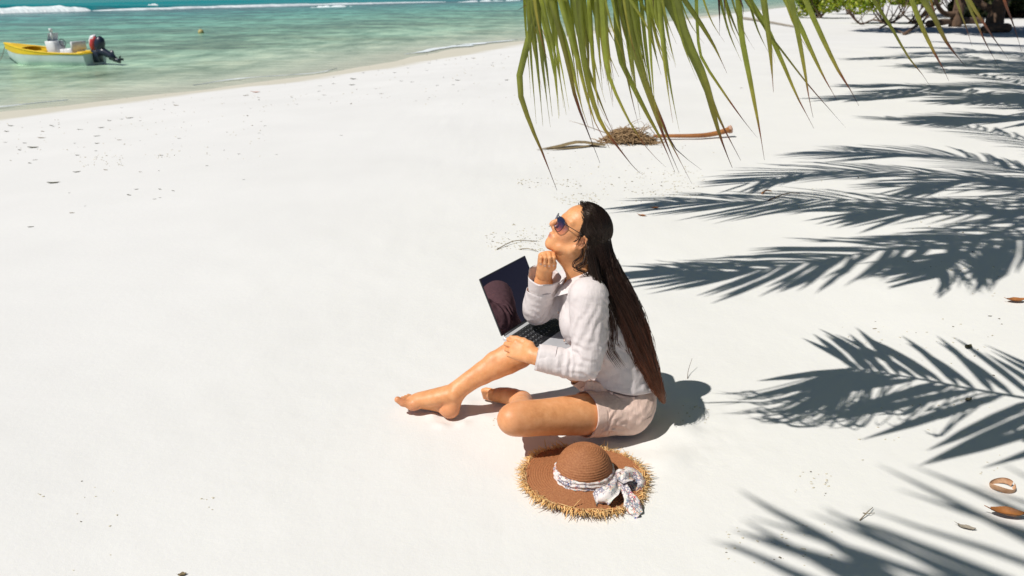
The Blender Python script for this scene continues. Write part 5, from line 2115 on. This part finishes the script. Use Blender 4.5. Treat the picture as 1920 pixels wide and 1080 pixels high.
# knotted tie at the front of the waist
mb = MB()
kn = at(1114, 722, 2.585)
v = Vol(kn - .09, kn + .09, .0022)
v.ell(kn, (.020, .017, .016), None, .008)
v.chain([kn, kn + (-.020, -.012, .014), kn + (-.026, -.014, -.010), kn + (-.004, -.006, -.012)], [.009, .008, .008, .007], .006, flat=((0, 1, .3), .6), sub=3)
v.chain([kn, kn + (.022, -.012, .004), kn + (.038, -.016, -.016)], [.009, .011, .010], .006, flat=((0, 1, .3), .5), sub=3)
v.chain([kn, kn + (.008, -.012, -.018), kn + (.022, -.018, -.034)], [.009, .010, .009], .006, flat=((0, 1, .3), .5), sub=3)
kV, kF = v.mesh()
kV = folds(relax(kV, kF, 1), vnormals(kV, kF), [(kn, .04, (1, .3, .6), .011, .0022)], 5)
sculpt('tie_knot', kV, kF, SHORTS, shorts)


# ------------------------------------------------------------------ hair
def hair_material():
    m, nt, N, L, b = new_mat('dark_brown_hair')
    a = N.new('ShaderNodeAttribute')
    a.attribute_name = 'tint'
    sp = N.new('ShaderNodeSeparateColor')
    L.new(a.outputs['Color'], sp.inputs[0])
    r = ramp(N, [(0.0, (.010, .005, .004)), (.4, (.018, .0075, .005)), (.7, (.060, .018, .009)), (1.0, (.16, .052, .022))])
    L.new(sp.outputs[0], r.inputs[0])
    mr = N.new('ShaderNodeMapRange')
    mr.inputs[3].default_value = .5
    mr.inputs[4].default_value = 1.9
    L.new(sp.outputs[1], mr.inputs[0])
    h = N.new('ShaderNodeHueSaturation')
    L.new(mr.outputs[0], h.inputs['Value'])
    L.new(r.outputs[0], h.inputs['Color'])
    L.new(h.outputs[0], b.inputs['Base Color'])
    b.inputs['Roughness'].default_value = .38
    b.inputs['Specular IOR Level'].default_value = .45
    b.inputs['Specular Tint'].default_value = (1, .82, .70, 1)
    return m


HAIR = hair_material()
# the fall of hair: centre line, half width across the view, half depth
MANE = [(at(1110, 432, 2.665), .046, .056), (at(1120, 478, 2.650), .054, .060), (at(1138, 530, 2.625), .059, .058), (at(1168, 585, 2.60), .063, .050), (at(1196, 640, 2.59), .044, .038),
        (at(1218, 690, 2.590), .029, .028), (at(1232, 725, 2.595), .017, .018), (at(1244, 752, 2.60), .006, .008)]
MC = np.array([m[0] for m in MANE])
MWd = np.array([m[1] for m in MANE])
MDp = np.array([m[2] for m in MANE])
v = Vol((.09, 2.50, .10), (.62, 2.80, .93), .003)
v.ell(hp(-.012, 0, .046), np.array((.100, .078, .087)) * HS, HM, .01)
v.ell(hp(-.055, 0, .02), np.array((.050, .060, .070)) * HS, HM, .03)
mc = catmull(MC, 22)
mw = catmull(np.stack([MWd, MDp, MDp * 0], -1), 22)
for i in range(21):
    t = nrm(mc[i + 1] - mc[i])
    ac = nrm(np.cross(t, (0, 1, 0)))
    M3 = np.stack([ac, np.cross(ac, t), t])
    v.ell((mc[i] + mc[i + 1]) / 2, (max(.003, mw[i, 0] * .72 - .004), max(.003, mw[i, 1] * .72 - .004), np.linalg.norm(mc[i + 1] - mc[i]) * 1.1), M3, .025)
cV, cF = v.mesh()
cV = relax(cV, cF, 2)
L_ = (cV - HC) @ HM.T / HS


def hairline(L):
    """>0 where hair grows: behind a line from the forehead over the temple to the ear and nape"""
    f, l, u = L[:, 0], np.abs(L[:, 1]), L[:, 2]
    lim = np.interp(u, [-.06, -.03, -.012, .012, .03, .055, .08, .10, .12], [-.035, -.030, -.012, .022, .034, .044, .060, .060, .060])
    return lim - f


near = np.linalg.norm(cV - HC, axis=1) < .16
m = ~near | (hairline(L_) > 0) | (L_[:, 2] < -.075)
cV, cF = keep(cV, cF, m)
Nc = vnormals(cV, cF)
cV = cV + Nc * (noise(cV * (1, 1, .12), 120, 3) * .0022)[:, None]
cC = np.zeros((len(cV), 4))
hz = np.clip((.80 - cV[:, 2]) / .66, 0, 1)
cC[:, 0], cC[:, 1], cC[:, 3] = hz, .35, 1
hair = sculpt('hair', cV, cF, HAIR, woman, cC)
# strands over it
mb = MB()
rg = np.random.default_rng(21)


def strand(P, r, hue, c0=0.0, c1=1.0, n=4):
    k = len(P)
    t = np.linspace(0, 1, k)
    col = np.zeros((k, 4))
    col[:, 0] = np.clip((.80 - P[:, 2]) / .66, 0, 1)
    col[:, 1] = hue
    col[:, 3] = 1
    mb.tube(P, r * np.interp(t, [0, .15, .8, 1], [.7, 1, .9, .15]), n, col=col, caps=False)


ti = np.linspace(0, 1, len(MC))


def mane_pt(t, a, b):
    c = np.array([np.interp(t, ti, MC[:, k]) for k in range(3)])
    w, d = np.interp(t, ti, MWd), np.interp(t, ti, MDp)
    i = min(len(MC) - 2, int(t * (len(MC) - 1)))
    tg = nrm(MC[i + 1] - MC[i])
    ac = nrm(np.cross(tg, (0, 1, 0)))
    if ac[0] < 0:
        ac = -ac
    return c + ac * w * a + X3([0, 1, 0]) * d * b


for i in range(3800):
    # roots spread over the scalp behind the hairline
    for _ in range(20):
        D = rg.normal(size=3)
        D /= np.linalg.norm(D)
        l = X3([D[0] * .102 - .014, D[1] * .080, D[2] * .088 + .046])
        if hairline(l[None])[0] > -.004 and l[2] > -.005:
            break
    if rg.random() < .25 and i > 60:
        s = rg.choice([-1, 1], p=[.25, .75])
        u = rg.uniform(.0, .115)
        l = X3([float(np.interp(u, [-.012, .012, .03, .055, .08, .10], [-.012, .022, .034, .044, .060, .060])) - .002, s * .074 * math.sqrt(max(.02, 1 - ((u - .046) / .086) ** 2)) * .9, u])
    e_ = l - X3([-.012, 0, .046])
    l = e_ / math.sqrt((e_[0] / .100) ** 2 + (e_[1] / .078) ** 2 + (e_[2] / .087) ** 2) * rg.uniform(.985, 1.01) + X3([-.012, 0, .046])
    root = hp(*l)
    # comb back along the skull, then down the fall
    ba = np.clip(l[0] / .10 * -1.0 + rg.normal() * .35, -1, 1)         # front hair lies on the near face of the fall
    lat = np.clip(l[1] / .08, -1, 1)
    ang = rg.uniform(0, 2 * np.pi)
    q = rg.uniform(.75, 1.04)
    a, b = math.cos(ang) * q, -abs(math.sin(ang)) * q * np.sign(lat + .6) if rg.random() < .9 else math.sin(ang) * q
    P = [root]
    for st_ in (.3, .6):
        m_ = l * (1 - st_) + X3([-.100, l[1] * .8, -.005]) * st_
        m_ = m_ - X3([-.014, 0, .046])
        m_ = m_ / math.sqrt((m_[0] / .103) ** 2 + (m_[1] / .083) ** 2 + (m_[2] / .090) ** 2) + X3([-.014, 0, .046])
        P.append(hp(*m_))
    t0 = rg.uniform(.12, .20)
    tend = min(1.0, rg.beta(5, 1.6) * 1.05)
    for t in np.linspace(t0 + .08, max(tend, t0 + .3), 6):
        P.append(mane_pt(t, a * (1 + .05 * rg.normal()), b * (1 + .05 * rg.normal())) + rg.normal(size=3) * .0025)
    hue = float(np.clip(.40 + .34 * rg.normal(), 0, 1))
    strand(catmull(P, 22), rg.uniform(.0006, .0013), hue)
# loose locks: in front of the shoulder, by the ear and flying off the fall
LOCKS = [([(1092, 452), (1089, 478), (1076, 490), (1074, 500), (1088, 506)], 2.585), ([(1100, 470), (1096, 492), (1082, 503), (1100, 512), (1122, 540)], 2.57), ([(1104, 465), (1110, 500), (1128, 548), (1140, 600), (1144, 650), (1152, 668), (1168, 690)], 2.535),
         ([(1108, 470), (1120, 520), (1139, 575), (1146, 620), (1143, 660)], 2.535), ([(1110, 480), (1125, 540), (1148, 600), (1150, 640), (1158, 652)], 2.54), ([(1098, 455), (1104, 480), (1116, 520), (1136, 560)], 2.56),
         ([(1150, 560), (1175, 615), (1192, 660), (1212, 700)], 2.53), ([(1146, 560), (1168, 620), (1180, 665)], 2.535), ([(1092, 428), (1087, 440), (1082, 450), (1076, 454)], 2.590), ([(1094, 432), (1089, 444), (1086, 456)], 2.586)]
for px, Yd in LOCKS:
    big = px[0][0] > 1095 and len(px) >= 4
    for k in range(14 if big else 6):
        j = rg.normal(size=2) * (3.0 if big else 1.3)
        P = [at(x + j[0] * (1 + .3 * i), y + j[1], Yd + rg.normal() * .004 + (0.02 if i == 0 else 0)) for i, (x, y) in enumerate(px)]
        strand(catmull(P, 20), rg.uniform(.0007, .0012), float(np.clip(.4 + .2 * rg.normal(), 0, 1)))
for k in range(120):     # wisps by the neck and along the edge of the fall
    t = rg.uniform(.15, .95)
    sgn = rg.choice([-1, 1])
    P = [mane_pt(t + u * .3, sgn * (1.0 + .10 * u * rg.random()), -.6 + .3 * rg.normal()) + rg.normal(size=3) * .004 for u in np.linspace(0, 1, 5) if t + u * .3 <= 1]
    if len(P) > 2:
        strand(catmull(P, 14), .0007, .6)
hm = mb.mesh('hair_strands', HAIR, WOMAN_AT)
hs = link('hair_strands', hm, hair)
tag(hs, None, None, None, 'stuff')
# ------------------------------------------------------------------ sunglasses
SGF = simple('sunglass_frame', (.03, .028, .035), (.02, .018, .025), .3, 20, metal=.3)
lensm, nt, N, L, b = new_mat('blue_mirror_lens')
gl_ = N.new('ShaderNodeBsdfGlossy')
gl_.inputs['Color'].default_value = (.78, .78, 1.0, 1)
gl_.inputs['Roughness'].default_value = .03
trn = N.new('ShaderNodeBsdfTransparent')
tcn = N.new('ShaderNodeTexCoord')
sxz = N.new('ShaderNodeSeparateXYZ')
L.new(tcn.outputs['Generated'], sxz.inputs[0])
rr_ = ramp(N, [(0.0, (.92, .70, .72)), (.35, (.62, .48, .66)), (.75, (.10, .10, .32)), (1.0, (.04, .05, .18))])
L.new(sxz.outputs[2], rr_.inputs[0])
L.new(rr_.outputs[0], trn.inputs[0])
ms = N.new('ShaderNodeMixShader')
rf = ramp(N, [(0.0, (.06, .06, .06)), (.4, (.2, .2, .2)), (1.0, (.42, .42, .42))])
L.new(sxz.outputs[2], rf.inputs[0])
L.new(rf.outputs[0], ms.inputs[0])
L.new(trn.outputs[0], ms.inputs[1])
L.new(gl_.outputs[0], ms.inputs[2])
L.new(ms.outputs[0], N['Material Output'].inputs['Surface'])
N.remove(b)
sg = thing('sunglasses', 'thin dark framed sunglasses with violet blue lenses on the woman face', 'sunglasses', tuple(hp(.10, 0, .012)))
for s in (-1, 1):
    c = hp(.104, s * .034, .006)
    ex = nrm(HL * s * .96 - HF * .26)
    ey = nrm(HU * .985 + HF * .10)
    th = np.linspace(0, 2 * np.pi, 41)

    def rim(t):
        x, y = math.cos(t), math.sin(t)
        x = np.sign(x) * abs(x) ** .82
        y = np.sign(y) * abs(y) ** .82
        w = .0275 * (1 + .08 * y)
        hgt = .0215 if y > 0 else .0275
        return c + ex * x * w + ey * y * hgt
    pts = np.array([rim(t) for t in th])
    mb = MB()
    mb.tube(pts, .0013, 6, caps=False)
    part(mb, 'lens_rim', SGF, sg)
    mb = MB()
    out = nrm(np.cross(ex, ey)) * s
    if out @ HF < 0:
        out = -out
    cen = pts[:-1].mean(0)
    rings = []
    for f in (1.0, .75, .5, .25, .02):
        rings.append([cen + (p - cen) * f + out * .0028 * (1 - f * f) for p in pts[:-1]])
    mb.grid(np.array(rings).transpose(0, 1, 2), closed=True)
    part(mb, 'lens', lensm, sg)
    mb = MB()
    mb.tube(catmull([c + ex * .0275 + ey * .010, hp(.075, s * .072, .018), hp(.02, s * .077, .018), hp(-.010, s * .077, .016), hp(-.024, s * .076, -.004)], 18), .0014, 6)
    part(mb, 'temple_arm', SGF, sg)
mb = MB()
mb.tube(catmull([hp(.109, -.009, .014), hp(.1135, 0, .017), hp(.109, .009, .014)], 8), .0014, 6)
mb.tube(catmull([hp(.106, -.012, .024), hp(.109, 0, .025), hp(.106, .012, .024)], 8), .0012, 6)
part(mb, 'bridge', SGF, sg)

# ------------------------------------------------------------------ laptop
ALU = simple('laptop_aluminium', (.62, .62, .63), (.58, .58, .60), .42, 30, metal=.2)
ALUD = simple('laptop_dark_edge', (.06, .06, .065), (.05, .05, .055), .4, 30, metal=.4)
KEY = simple('laptop_key_black', (.012, .012, .014), (.010, .010, .012), .5, 30)
LEG = simple('laptop_key_legend', (.55, .56, .58), (.5, .5, .52), .6, 30)
scr, nt, N, L, b = new_mat('glossy_dark_screen')
b.inputs['Base Color'].default_value = (.003, .003, .005, 1)
b.inputs['Roughness'].default_value = .03
b.inputs['IOR'].default_value = 1.95
b.inputs['Specular Tint'].default_value = (1.0, .48, .60, 1)
LC = at(943, 632, 2.63)
LWv = nrm((.16, .26, .0))                       # along the hinge, away from the camera
LDv = nrm((.182, -.110, -.055))                 # from the hinge towards her
LDv = nrm(LDv - LWv * (LDv @ LWv))
LUv = np.cross(LDv, LWv)
if LUv[2] < 0:
    LUv = -LUv
LWID, LDEP, LTH = .317, .212, .0125


def lpt(w, d, u):
    return LC + LWv * w + LDv * d + LUv * u


lap = thing('laptop', 'open silver laptop with black screen and keys balanced on the woman raised knee', 'laptop', tuple(LC))


def lbox(mb, w0, w1, d0, d1, u0, u1, bev=.001, frame=None):
    k = len(mb.v)
    mb.box((w0, d0, u0), (w1, d1, u1), bev=bev)
    V = mb.v[-1]
    fr = frame or lpt
    mb.v[-1] = np.array([fr(*q) for q in V])
    return mb


mb = MB()
lbox(mb, 0, LWID, 0, LDEP, -LTH, 0, .003)
base_ = part(mb, 'keyboard_base', ALU, lap, smooth=False)
mb = MB()
lbox(mb, .098, .206, .128, .205, -.001, .0003, .0002)
part(mb, 'trackpad', simple('trackpad_grey', (.56, .56, .58), (.54, .54, .56), .35, 20, metal=.2), base_, smooth=False)
mb = MB()
lbox(mb, .012, .292, .014, .1195, -.002, .0004, .0005)
part(mb, 'key_well', ALUD, base_, smooth=False)
ROWS = [(.016, .0105, ['esc'] + ['f%d' % k for k in range(1, 13)] + ['o']), (.029, .0165, list('`1234567890-=') + ['del']), (.0475, .0165, ['tab'] + list('QWERTYUIOP[]\\')), (.066, .0165, ['caps'] + list('ASDFGHJKL;\'') + ['ret']),
        (.0845, .0165, ['shift'] + list('ZXCVBNM,./') + ['shift']), (.103, .0145, ['fn', 'ctl', 'opt', 'cmd', ' ', 'cmd', 'opt', '<', '^', '>'])]
WIDE = {'del': 1.5, 'tab': 1.5, 'caps': 1.75, 'ret': 1.78, 'shift': 2.28, 'esc': 1.1, 'cmd': 1.25, ' ': 5.4}
glyphs = {}


def glyph(ch, size):
    """outline letter -> triangles in the key's own plane"""
    if ch not in glyphs:
        cu = bpy.data.curves.new('letter', 'FONT')
        cu.body = ch
        cu.size = 1
        cu.align_x = 'CENTER'
        cu.align_y = 'CENTER'
        cu.resolution_u = 1
        to = bpy.data.objects.new('letter', cu)
        COL.objects.link(to)
        bpy.context.view_layer.update()
        dg = bpy.context.evaluated_depsgraph_get()
        me = to.evaluated_get(dg).to_mesh()
        glyphs[ch] = ([tuple(q.co) for q in me.vertices], [tuple(p.vertices) for p in me.polygons])
        to.to_mesh_clear()
        bpy.data.objects.remove(to)
        bpy.data.curves.remove(cu)
    return glyphs[ch]


for (d0, hgt, keys) in ROWS:
    tot = sum(WIDE.get(k, 1) for k in keys)
    unit = (.276 - .0022 * (len(keys) - 1)) / tot
    w = .014
    for k in keys:
        kw = unit * WIDE.get(k, 1)
        mb = MB()
        lbox(mb, w, w + kw, d0, d0 + hgt, .0002, .0018, .0008)
        if k.strip():
            gv, gf = glyph(k.upper() if len(k) == 1 else k, 1)
            if gv:
                sz = .0085 if len(k) == 1 else .0045
                # letters read from her side: up is towards the hinge, right is away along the hinge
                V = [lpt(w + kw / 2 - q[0] * -sz, d0 + hgt / 2 - q[1] * sz, .00195) for q in gv]
                mb.add(V, gf, 1)
        part(mb, 'key', [KEY, LEG], base_, smooth=False)
        w += kw + .0022
LIDA = R(25)
LLv = nrm(-nrm(LDv * (1, 1, 0)) * math.sin(LIDA) + X3([0, 0, 1]) * math.cos(LIDA))
LLv = nrm(LLv - LWv * (LLv @ LWv))
LNv = np.cross(LWv, LLv)
if LNv @ LDv < 0:
    LNv = -LNv


def lidpt(w, h, o):
    return LC + LUv * .002 - LDv * .004 + LWv * w + LLv * h + LNv * o


mb = MB()
lbox(mb, 0, LWID, 0, .221, -.0055, -.0004, .002, lidpt)
lid = part(mb, 'screen_lid', ALUD, lap, smooth=False)
mb = MB()
lbox(mb, .003, LWID - .003, .004, .218, -.0006, .0003, .0004, lidpt)
part(mb, 'display', scr, lid, smooth=False)
mb = MB()
mb.tube([lpt(.02, -.003, -.003), lpt(LWID - .02, -.003, -.003)], .0052, 10)
part(mb, 'hinge', ALUD, lap)

# ------------------------------------------------------------------ sun hat
def straw_material(name, c1, c2, rs):
    m, nt, N, L, b = new_mat(name)
    t = tex(N, L, 'Noise', 160, 4)
    r = ramp(N, [(.35, c2), (.65, c1)])
    L.new(t.outputs[0], r.inputs[0])
    L.new(r.outputs[0], b.inputs['Base Color'])
    b.inputs['Roughness'].default_value = .62
    b.inputs['Specular IOR Level'].default_value = .35
    w = tex(N, L, 'Voronoi', 330)
    bump(N, L, b, w.outputs['Distance'], .5, .002)
    return m


STRAW = straw_material('brown_straw', (.44, .185, .078), (.33, .125, .05), 1)
FRINGE = tint_mat('raffia_fringe', [(0, (.88, .62, .27)), (.5, (.92, .70, .36)), (1.0, (.86, .66, .36))], .6, .3, .45, 50, .2)
HATC = on_ground(1094, 902)
HATC[2] += .004
hat = thing('sun_hat', 'wide brimmed brown straw sun hat with frayed fringe lying on the sand', 'hat', tuple(HATC))
rg = np.random.default_rng(3)
NA = 160
ph = rg.uniform(0, 6, 8)


def brim_z(r, th):
    """floppy brim: droops at the back left, lifts at the front"""
    q = max(0, (r - .09) / .12)
    return .020 + q * (.004 * math.sin(th * 2 + 1.1) + .010 * math.sin(th - 2.4) + .005 * math.sin(3 * th + .5)) - .006 * q * q


def hatp(r, th, z):
    return HATC + X3([r * math.cos(th), r * math.sin(th), z])


# brim: concentric braids
rads = []
r = .088
while r < .203:
    rads += [(r, 0.0), (r + .0024, .0028), (r + .0056, .0028)]
    r += .0079
rads.append((.2035, 0))
Gb = np.zeros((len(rads), NA, 3))
for i, (r, b_) in enumerate(rads):
    for j in range(NA):
        th = 2 * np.pi * j / NA
        rj = r * (1 + .010 * math.sin(th * 2 + .6))
        Gb[i, j] = hatp(rj, th, brim_z(r, th) + b_)
mb = MB()
mb.grid(Gb, closed=True)
mb.grid((Gb - (0, 0, .003))[::-1], closed=True)
part(mb, 'brim', STRAW, hat)
# crown: a spiral of braids over a round dome
prof = []
for k in range(23):
    a = k / 22
    ang = a * R(118)
    rr = .0935 * math.sin(min(ang, R(90))) ** .82 * (1 + .035 * max(0, (ang - R(90)) / R(28)))
    zz = .028 + .094 * (math.cos(ang) if ang < R(90) else math.cos(ang) * .55) + .004
    prof.append((rr, zz))
prof = np.array(prof)
seg = np.r_[0, np.cumsum(np.hypot(*np.diff(prof, axis=0).T))]
m_ = int(seg[-1] / .0076)
ss = np.linspace(0, seg[-1], m_ * 3 + 1)
pr_, pz_ = np.interp(ss, seg, prof[:, 0]), np.interp(ss, seg, prof[:, 1])
Gc = np.zeros((len(ss), NA, 3))
for i in range(len(ss)):
    b_ = (0, .0031, .0029)[i % 3]
    n_ = nrm((pr_[min(i + 1, len(ss) - 1)] - pr_[max(i - 1, 0)], pz_[min(i + 1, len(ss) - 1)] - pz_[max(i - 1, 0)], 0))
    for j in range(NA):
        th = 2 * np.pi * j / NA
        q = 1 + .018 * math.sin(2 * th + .4) + .008 * math.sin(3 * th + 2)
        Gc[i, j] = hatp(max(.0005, (pr_[i] - n_[1] * b_)) * q, th, pz_[i] + n_[0] * b_)
mb = MB()
mb.grid(Gc, closed=True)
part(mb, 'crown', STRAW, hat)


def floral(name, scale):
    m, nt, N, L, b = new_mat(name)
    b.inputs['Roughness'].default_value = .8
    b.inputs['Specular IOR Level'].default_value = .2
    t = tex(N, L, 'Noise', 40, 2)
    tc = N.new('ShaderNodeTexCoord')
    mx = N.new('ShaderNodeMix')
    mx.data_type = 'VECTOR'
    mx.inputs[0].default_value = .010
    L.new(tc.outputs['Object'], mx.inputs[4])
    L.new(t.outputs['Color'], mx.inputs[5])
    vor = tex(N, L, 'Voronoi', scale, vec=mx.outputs[1])
    sp = N.new('ShaderNodeSeparateColor')
    L.new(vor.outputs['Color'], sp.inputs[0])
    pal = ramp(N, [(0.0, (.82, .76, .70)), (.14, (.06, .13, .38)), (.34, (.84, .78, .72)), (.46, (.64, .03, .03)), (.58, (.84, .79, .74)), (.70, (.88, .42, .20)), (.78, (.30, .58, .52)), (.86, (.82, .74, .70))], 'CONSTANT')
    L.new(sp.outputs[0], pal.inputs[0])
    v2 = tex(N, L, 'Voronoi', scale * 2.3, vec=mx.outputs[1])
    v2.feature = 'DISTANCE_TO_EDGE'
    ed = ramp(N, [(.03, (1, 1, 1)), (.09, (0, 0, 0))])
    L.new(v2.outputs['Distance'], ed.inputs[0])
    n2 = tex(N, L, 'Noise', scale * .8, 2)
    nr = ramp(N, [(.46, (0, 0, 0)), (.56, (1, 1, 1))])
    L.new(n2.outputs[0], nr.inputs[0])
    f = mixc(N, L, 1.0, ed.outputs[0], nr.outputs[0], 'MULTIPLY')
    f = mixc(N, L, .75, (0, 0, 0), f)
    c = mixc(N, L, f, pal.outputs[0], (.03, .05, .16))
    L.new(c, b.inputs['Base Color'])
    bump(N, L, b, tex(N, L, 'Noise', 120, 3).outputs[0], .3, .003)
    return m


FLORAL = floral('floral_ribbon', 48)
# band: a gathered ribbon round the crown
Gr = np.zeros((11, NA, 3))
for i in range(11):
    t = i / 10
    for j in range(NA):
        th = 2 * np.pi * j / NA
        q = 1 + .018 * math.sin(2 * th + .4) + .008 * math.sin(3 * th + 2)
        gth = .0028 * math.sin(t * 17 + 1.3 * math.sin(2.2 * th) + .8 * math.sin(5 * th + ph[0])) + .0016 * math.sin(19 * th + 5 * t)
        z = .020 + .034 * t + .003 * math.sin(2 * th)
        Gr[i, j] = hatp((np.interp(z, prof[::-1][:9, 1], prof[::-1][:9, 0]) + .004 + gth + .003 * math.sin(math.pi * t)) * q, th, z)
mb = MB()
mb.grid(Gr, closed=True)
band_ = part(mb, 'ribbon_band', FLORAL, hat)


def cloth_strip(pts, widths, ups, seed, crumple=.006, nc=9, nr=26):
    K = catmull(pts, nr)
    Wd = np.interp(np.linspace(0, 1, nr), np.linspace(0, 1, len(widths)), widths)
    Up = catmull(ups, nr)
    T = np.gradient(K, axis=0)
    Gs = np.zeros((nr, nc, 3))
    for i in range(nr):
        t = nrm(T[i])
        s = nrm(np.cross(t, Up[i]))
        n_ = np.cross(s, t)
        for j in range(nc):
            a = (j / (nc - 1) - .5) * 2
            Gs[i, j] = K[i] + s * a * Wd[i] / 2 + n_ * (crumple * math.sin(a * 5 + seed + i * .09) * (.4 + .6 * min(1, Wd[i] / .05)) - .010 * a * a * Wd[i] / .06)
    Pn = Gs.reshape(-1, 3)
    Gs = (Pn + np.stack([noise(Pn, 60, seed + k) for k in range(3)], -1) * .0035).reshape(Gs.shape)
    return Gs


KN = on_ground(1160, 912) + X3([0, 0, .050])


def bp(px, py, z):
    return atz(px, py, z)


bow = None
for nm, pts, wd, sd in (
    ('bow_loop', [KN, bp(1148, 916, .070), bp(1128, 930, .058), bp(1122, 940, .034), bp(1136, 938, .026), KN + (0, 0, -.012)], [.018, .050, .060, .058, .046, .018], 1),
    ('bow_loop', [KN, bp(1168, 893, .075), bp(1185, 886, .062), bp(1197, 900, .040), bp(1188, 910, .030), KN + (0, 0, -.010)], [.018, .048, .058, .052, .040, .018], 2),
    ('bow_tail', [KN, bp(1176, 918, .052), bp(1188, 938, .036), bp(1196, 958, .016)], [.018, .036, .046, .040], 3),
    ('bow_tail', [KN, bp(1178, 926, .046), bp(1182, 946, .030), bp(1200, 966, .008)], [.016, .030, .038, .034], 5)):
    Gs = cloth_strip(pts, wd, [(0.1, -.5, 1)] * len(pts), sd)
    mb = MB()
    mb.grid(Gs)
    mb.grid(Gs[::-1] - (0, 0, .0012))
    part(mb, nm, FLORAL, hat)
v = Vol(KN - .04, KN + .04, .002)
v.ell(KN, (.015, .013, .017), None, .006)
v.chain([KN + (-.012, -.008, -.012), KN + (0, -.008, .014), KN + (.012, .004, -.010)], [.007, .008, .007], .005)
kV, kF = v.mesh()
kV = folds(relax(kV, kF, 1), vnormals(kV, kF), [(KN, .03, (1, .2, .3), .008, .0016)], 4)
sculpt('bow_knot', kV, kF, FLORAL, hat)
# frayed edge
mb = MB()
for k in range(1250):
    th = rg.uniform(0, 2 * np.pi)
    r0 = .203 * (1 + .010 * math.sin(th * 2 + .6)) * rg.uniform(.955, 1.0)
    ln = rg.uniform(.008, .036) * (1.0 if rg.random() < .9 else 1.4)
    d = nrm(X3([math.cos(th), math.sin(th), 0]) + rg.normal(size=3) * (.75, .75, .30))
    z0 = brim_z(.203, th) + rg.uniform(-.002, .005)
    p = hatp(r0, th, z0)
    q = p + d * ln * .55 + (0, 0, .004 * rg.normal())
    e = p + d * ln + rg.normal(size=3) * .005
    e[2] = max(e[2] - .004, HATC[2] + .002)
    q[2] = max(q[2], HATC[2] + .003)
    w = rg.uniform(.0010, .0020)
    cc = (rg.random(), .3 + .5 * rg.random(), 0, 1)
    mb.tube(catmull([p, q, e], 4), [w, w, w * .8, w * .3], 4, flat=.45, col=cc, caps=False)
fr_ = part(mb, 'fringe', FRINGE, hat)
tag(fr_, None, None, None, 'stuff')
# white label standing up behind the crown
mb = MB()
tp = hatp(.082, R(52), .055)
w_, h_ = X3([.0105, -.004, 0]), X3([.004, .004, .030])
G4 = np.array([[tp - w_ - h_ * .3, tp + w_ - h_ * .3], [tp - w_ + h_ * .5 + (.002, .001, 0), tp + w_ + h_ * .5 + (.002, .001, 0)], [tp - w_ * .9 + h_, tp + w_ * .9 + h_]])
mb.grid(G4)
mb.grid(G4[::-1] + (.0012, .0008, 0))
part(mb, 'label_tag', simple('white_label', (.82, .82, .80), (.78, .78, .76), .6, 30), hat)
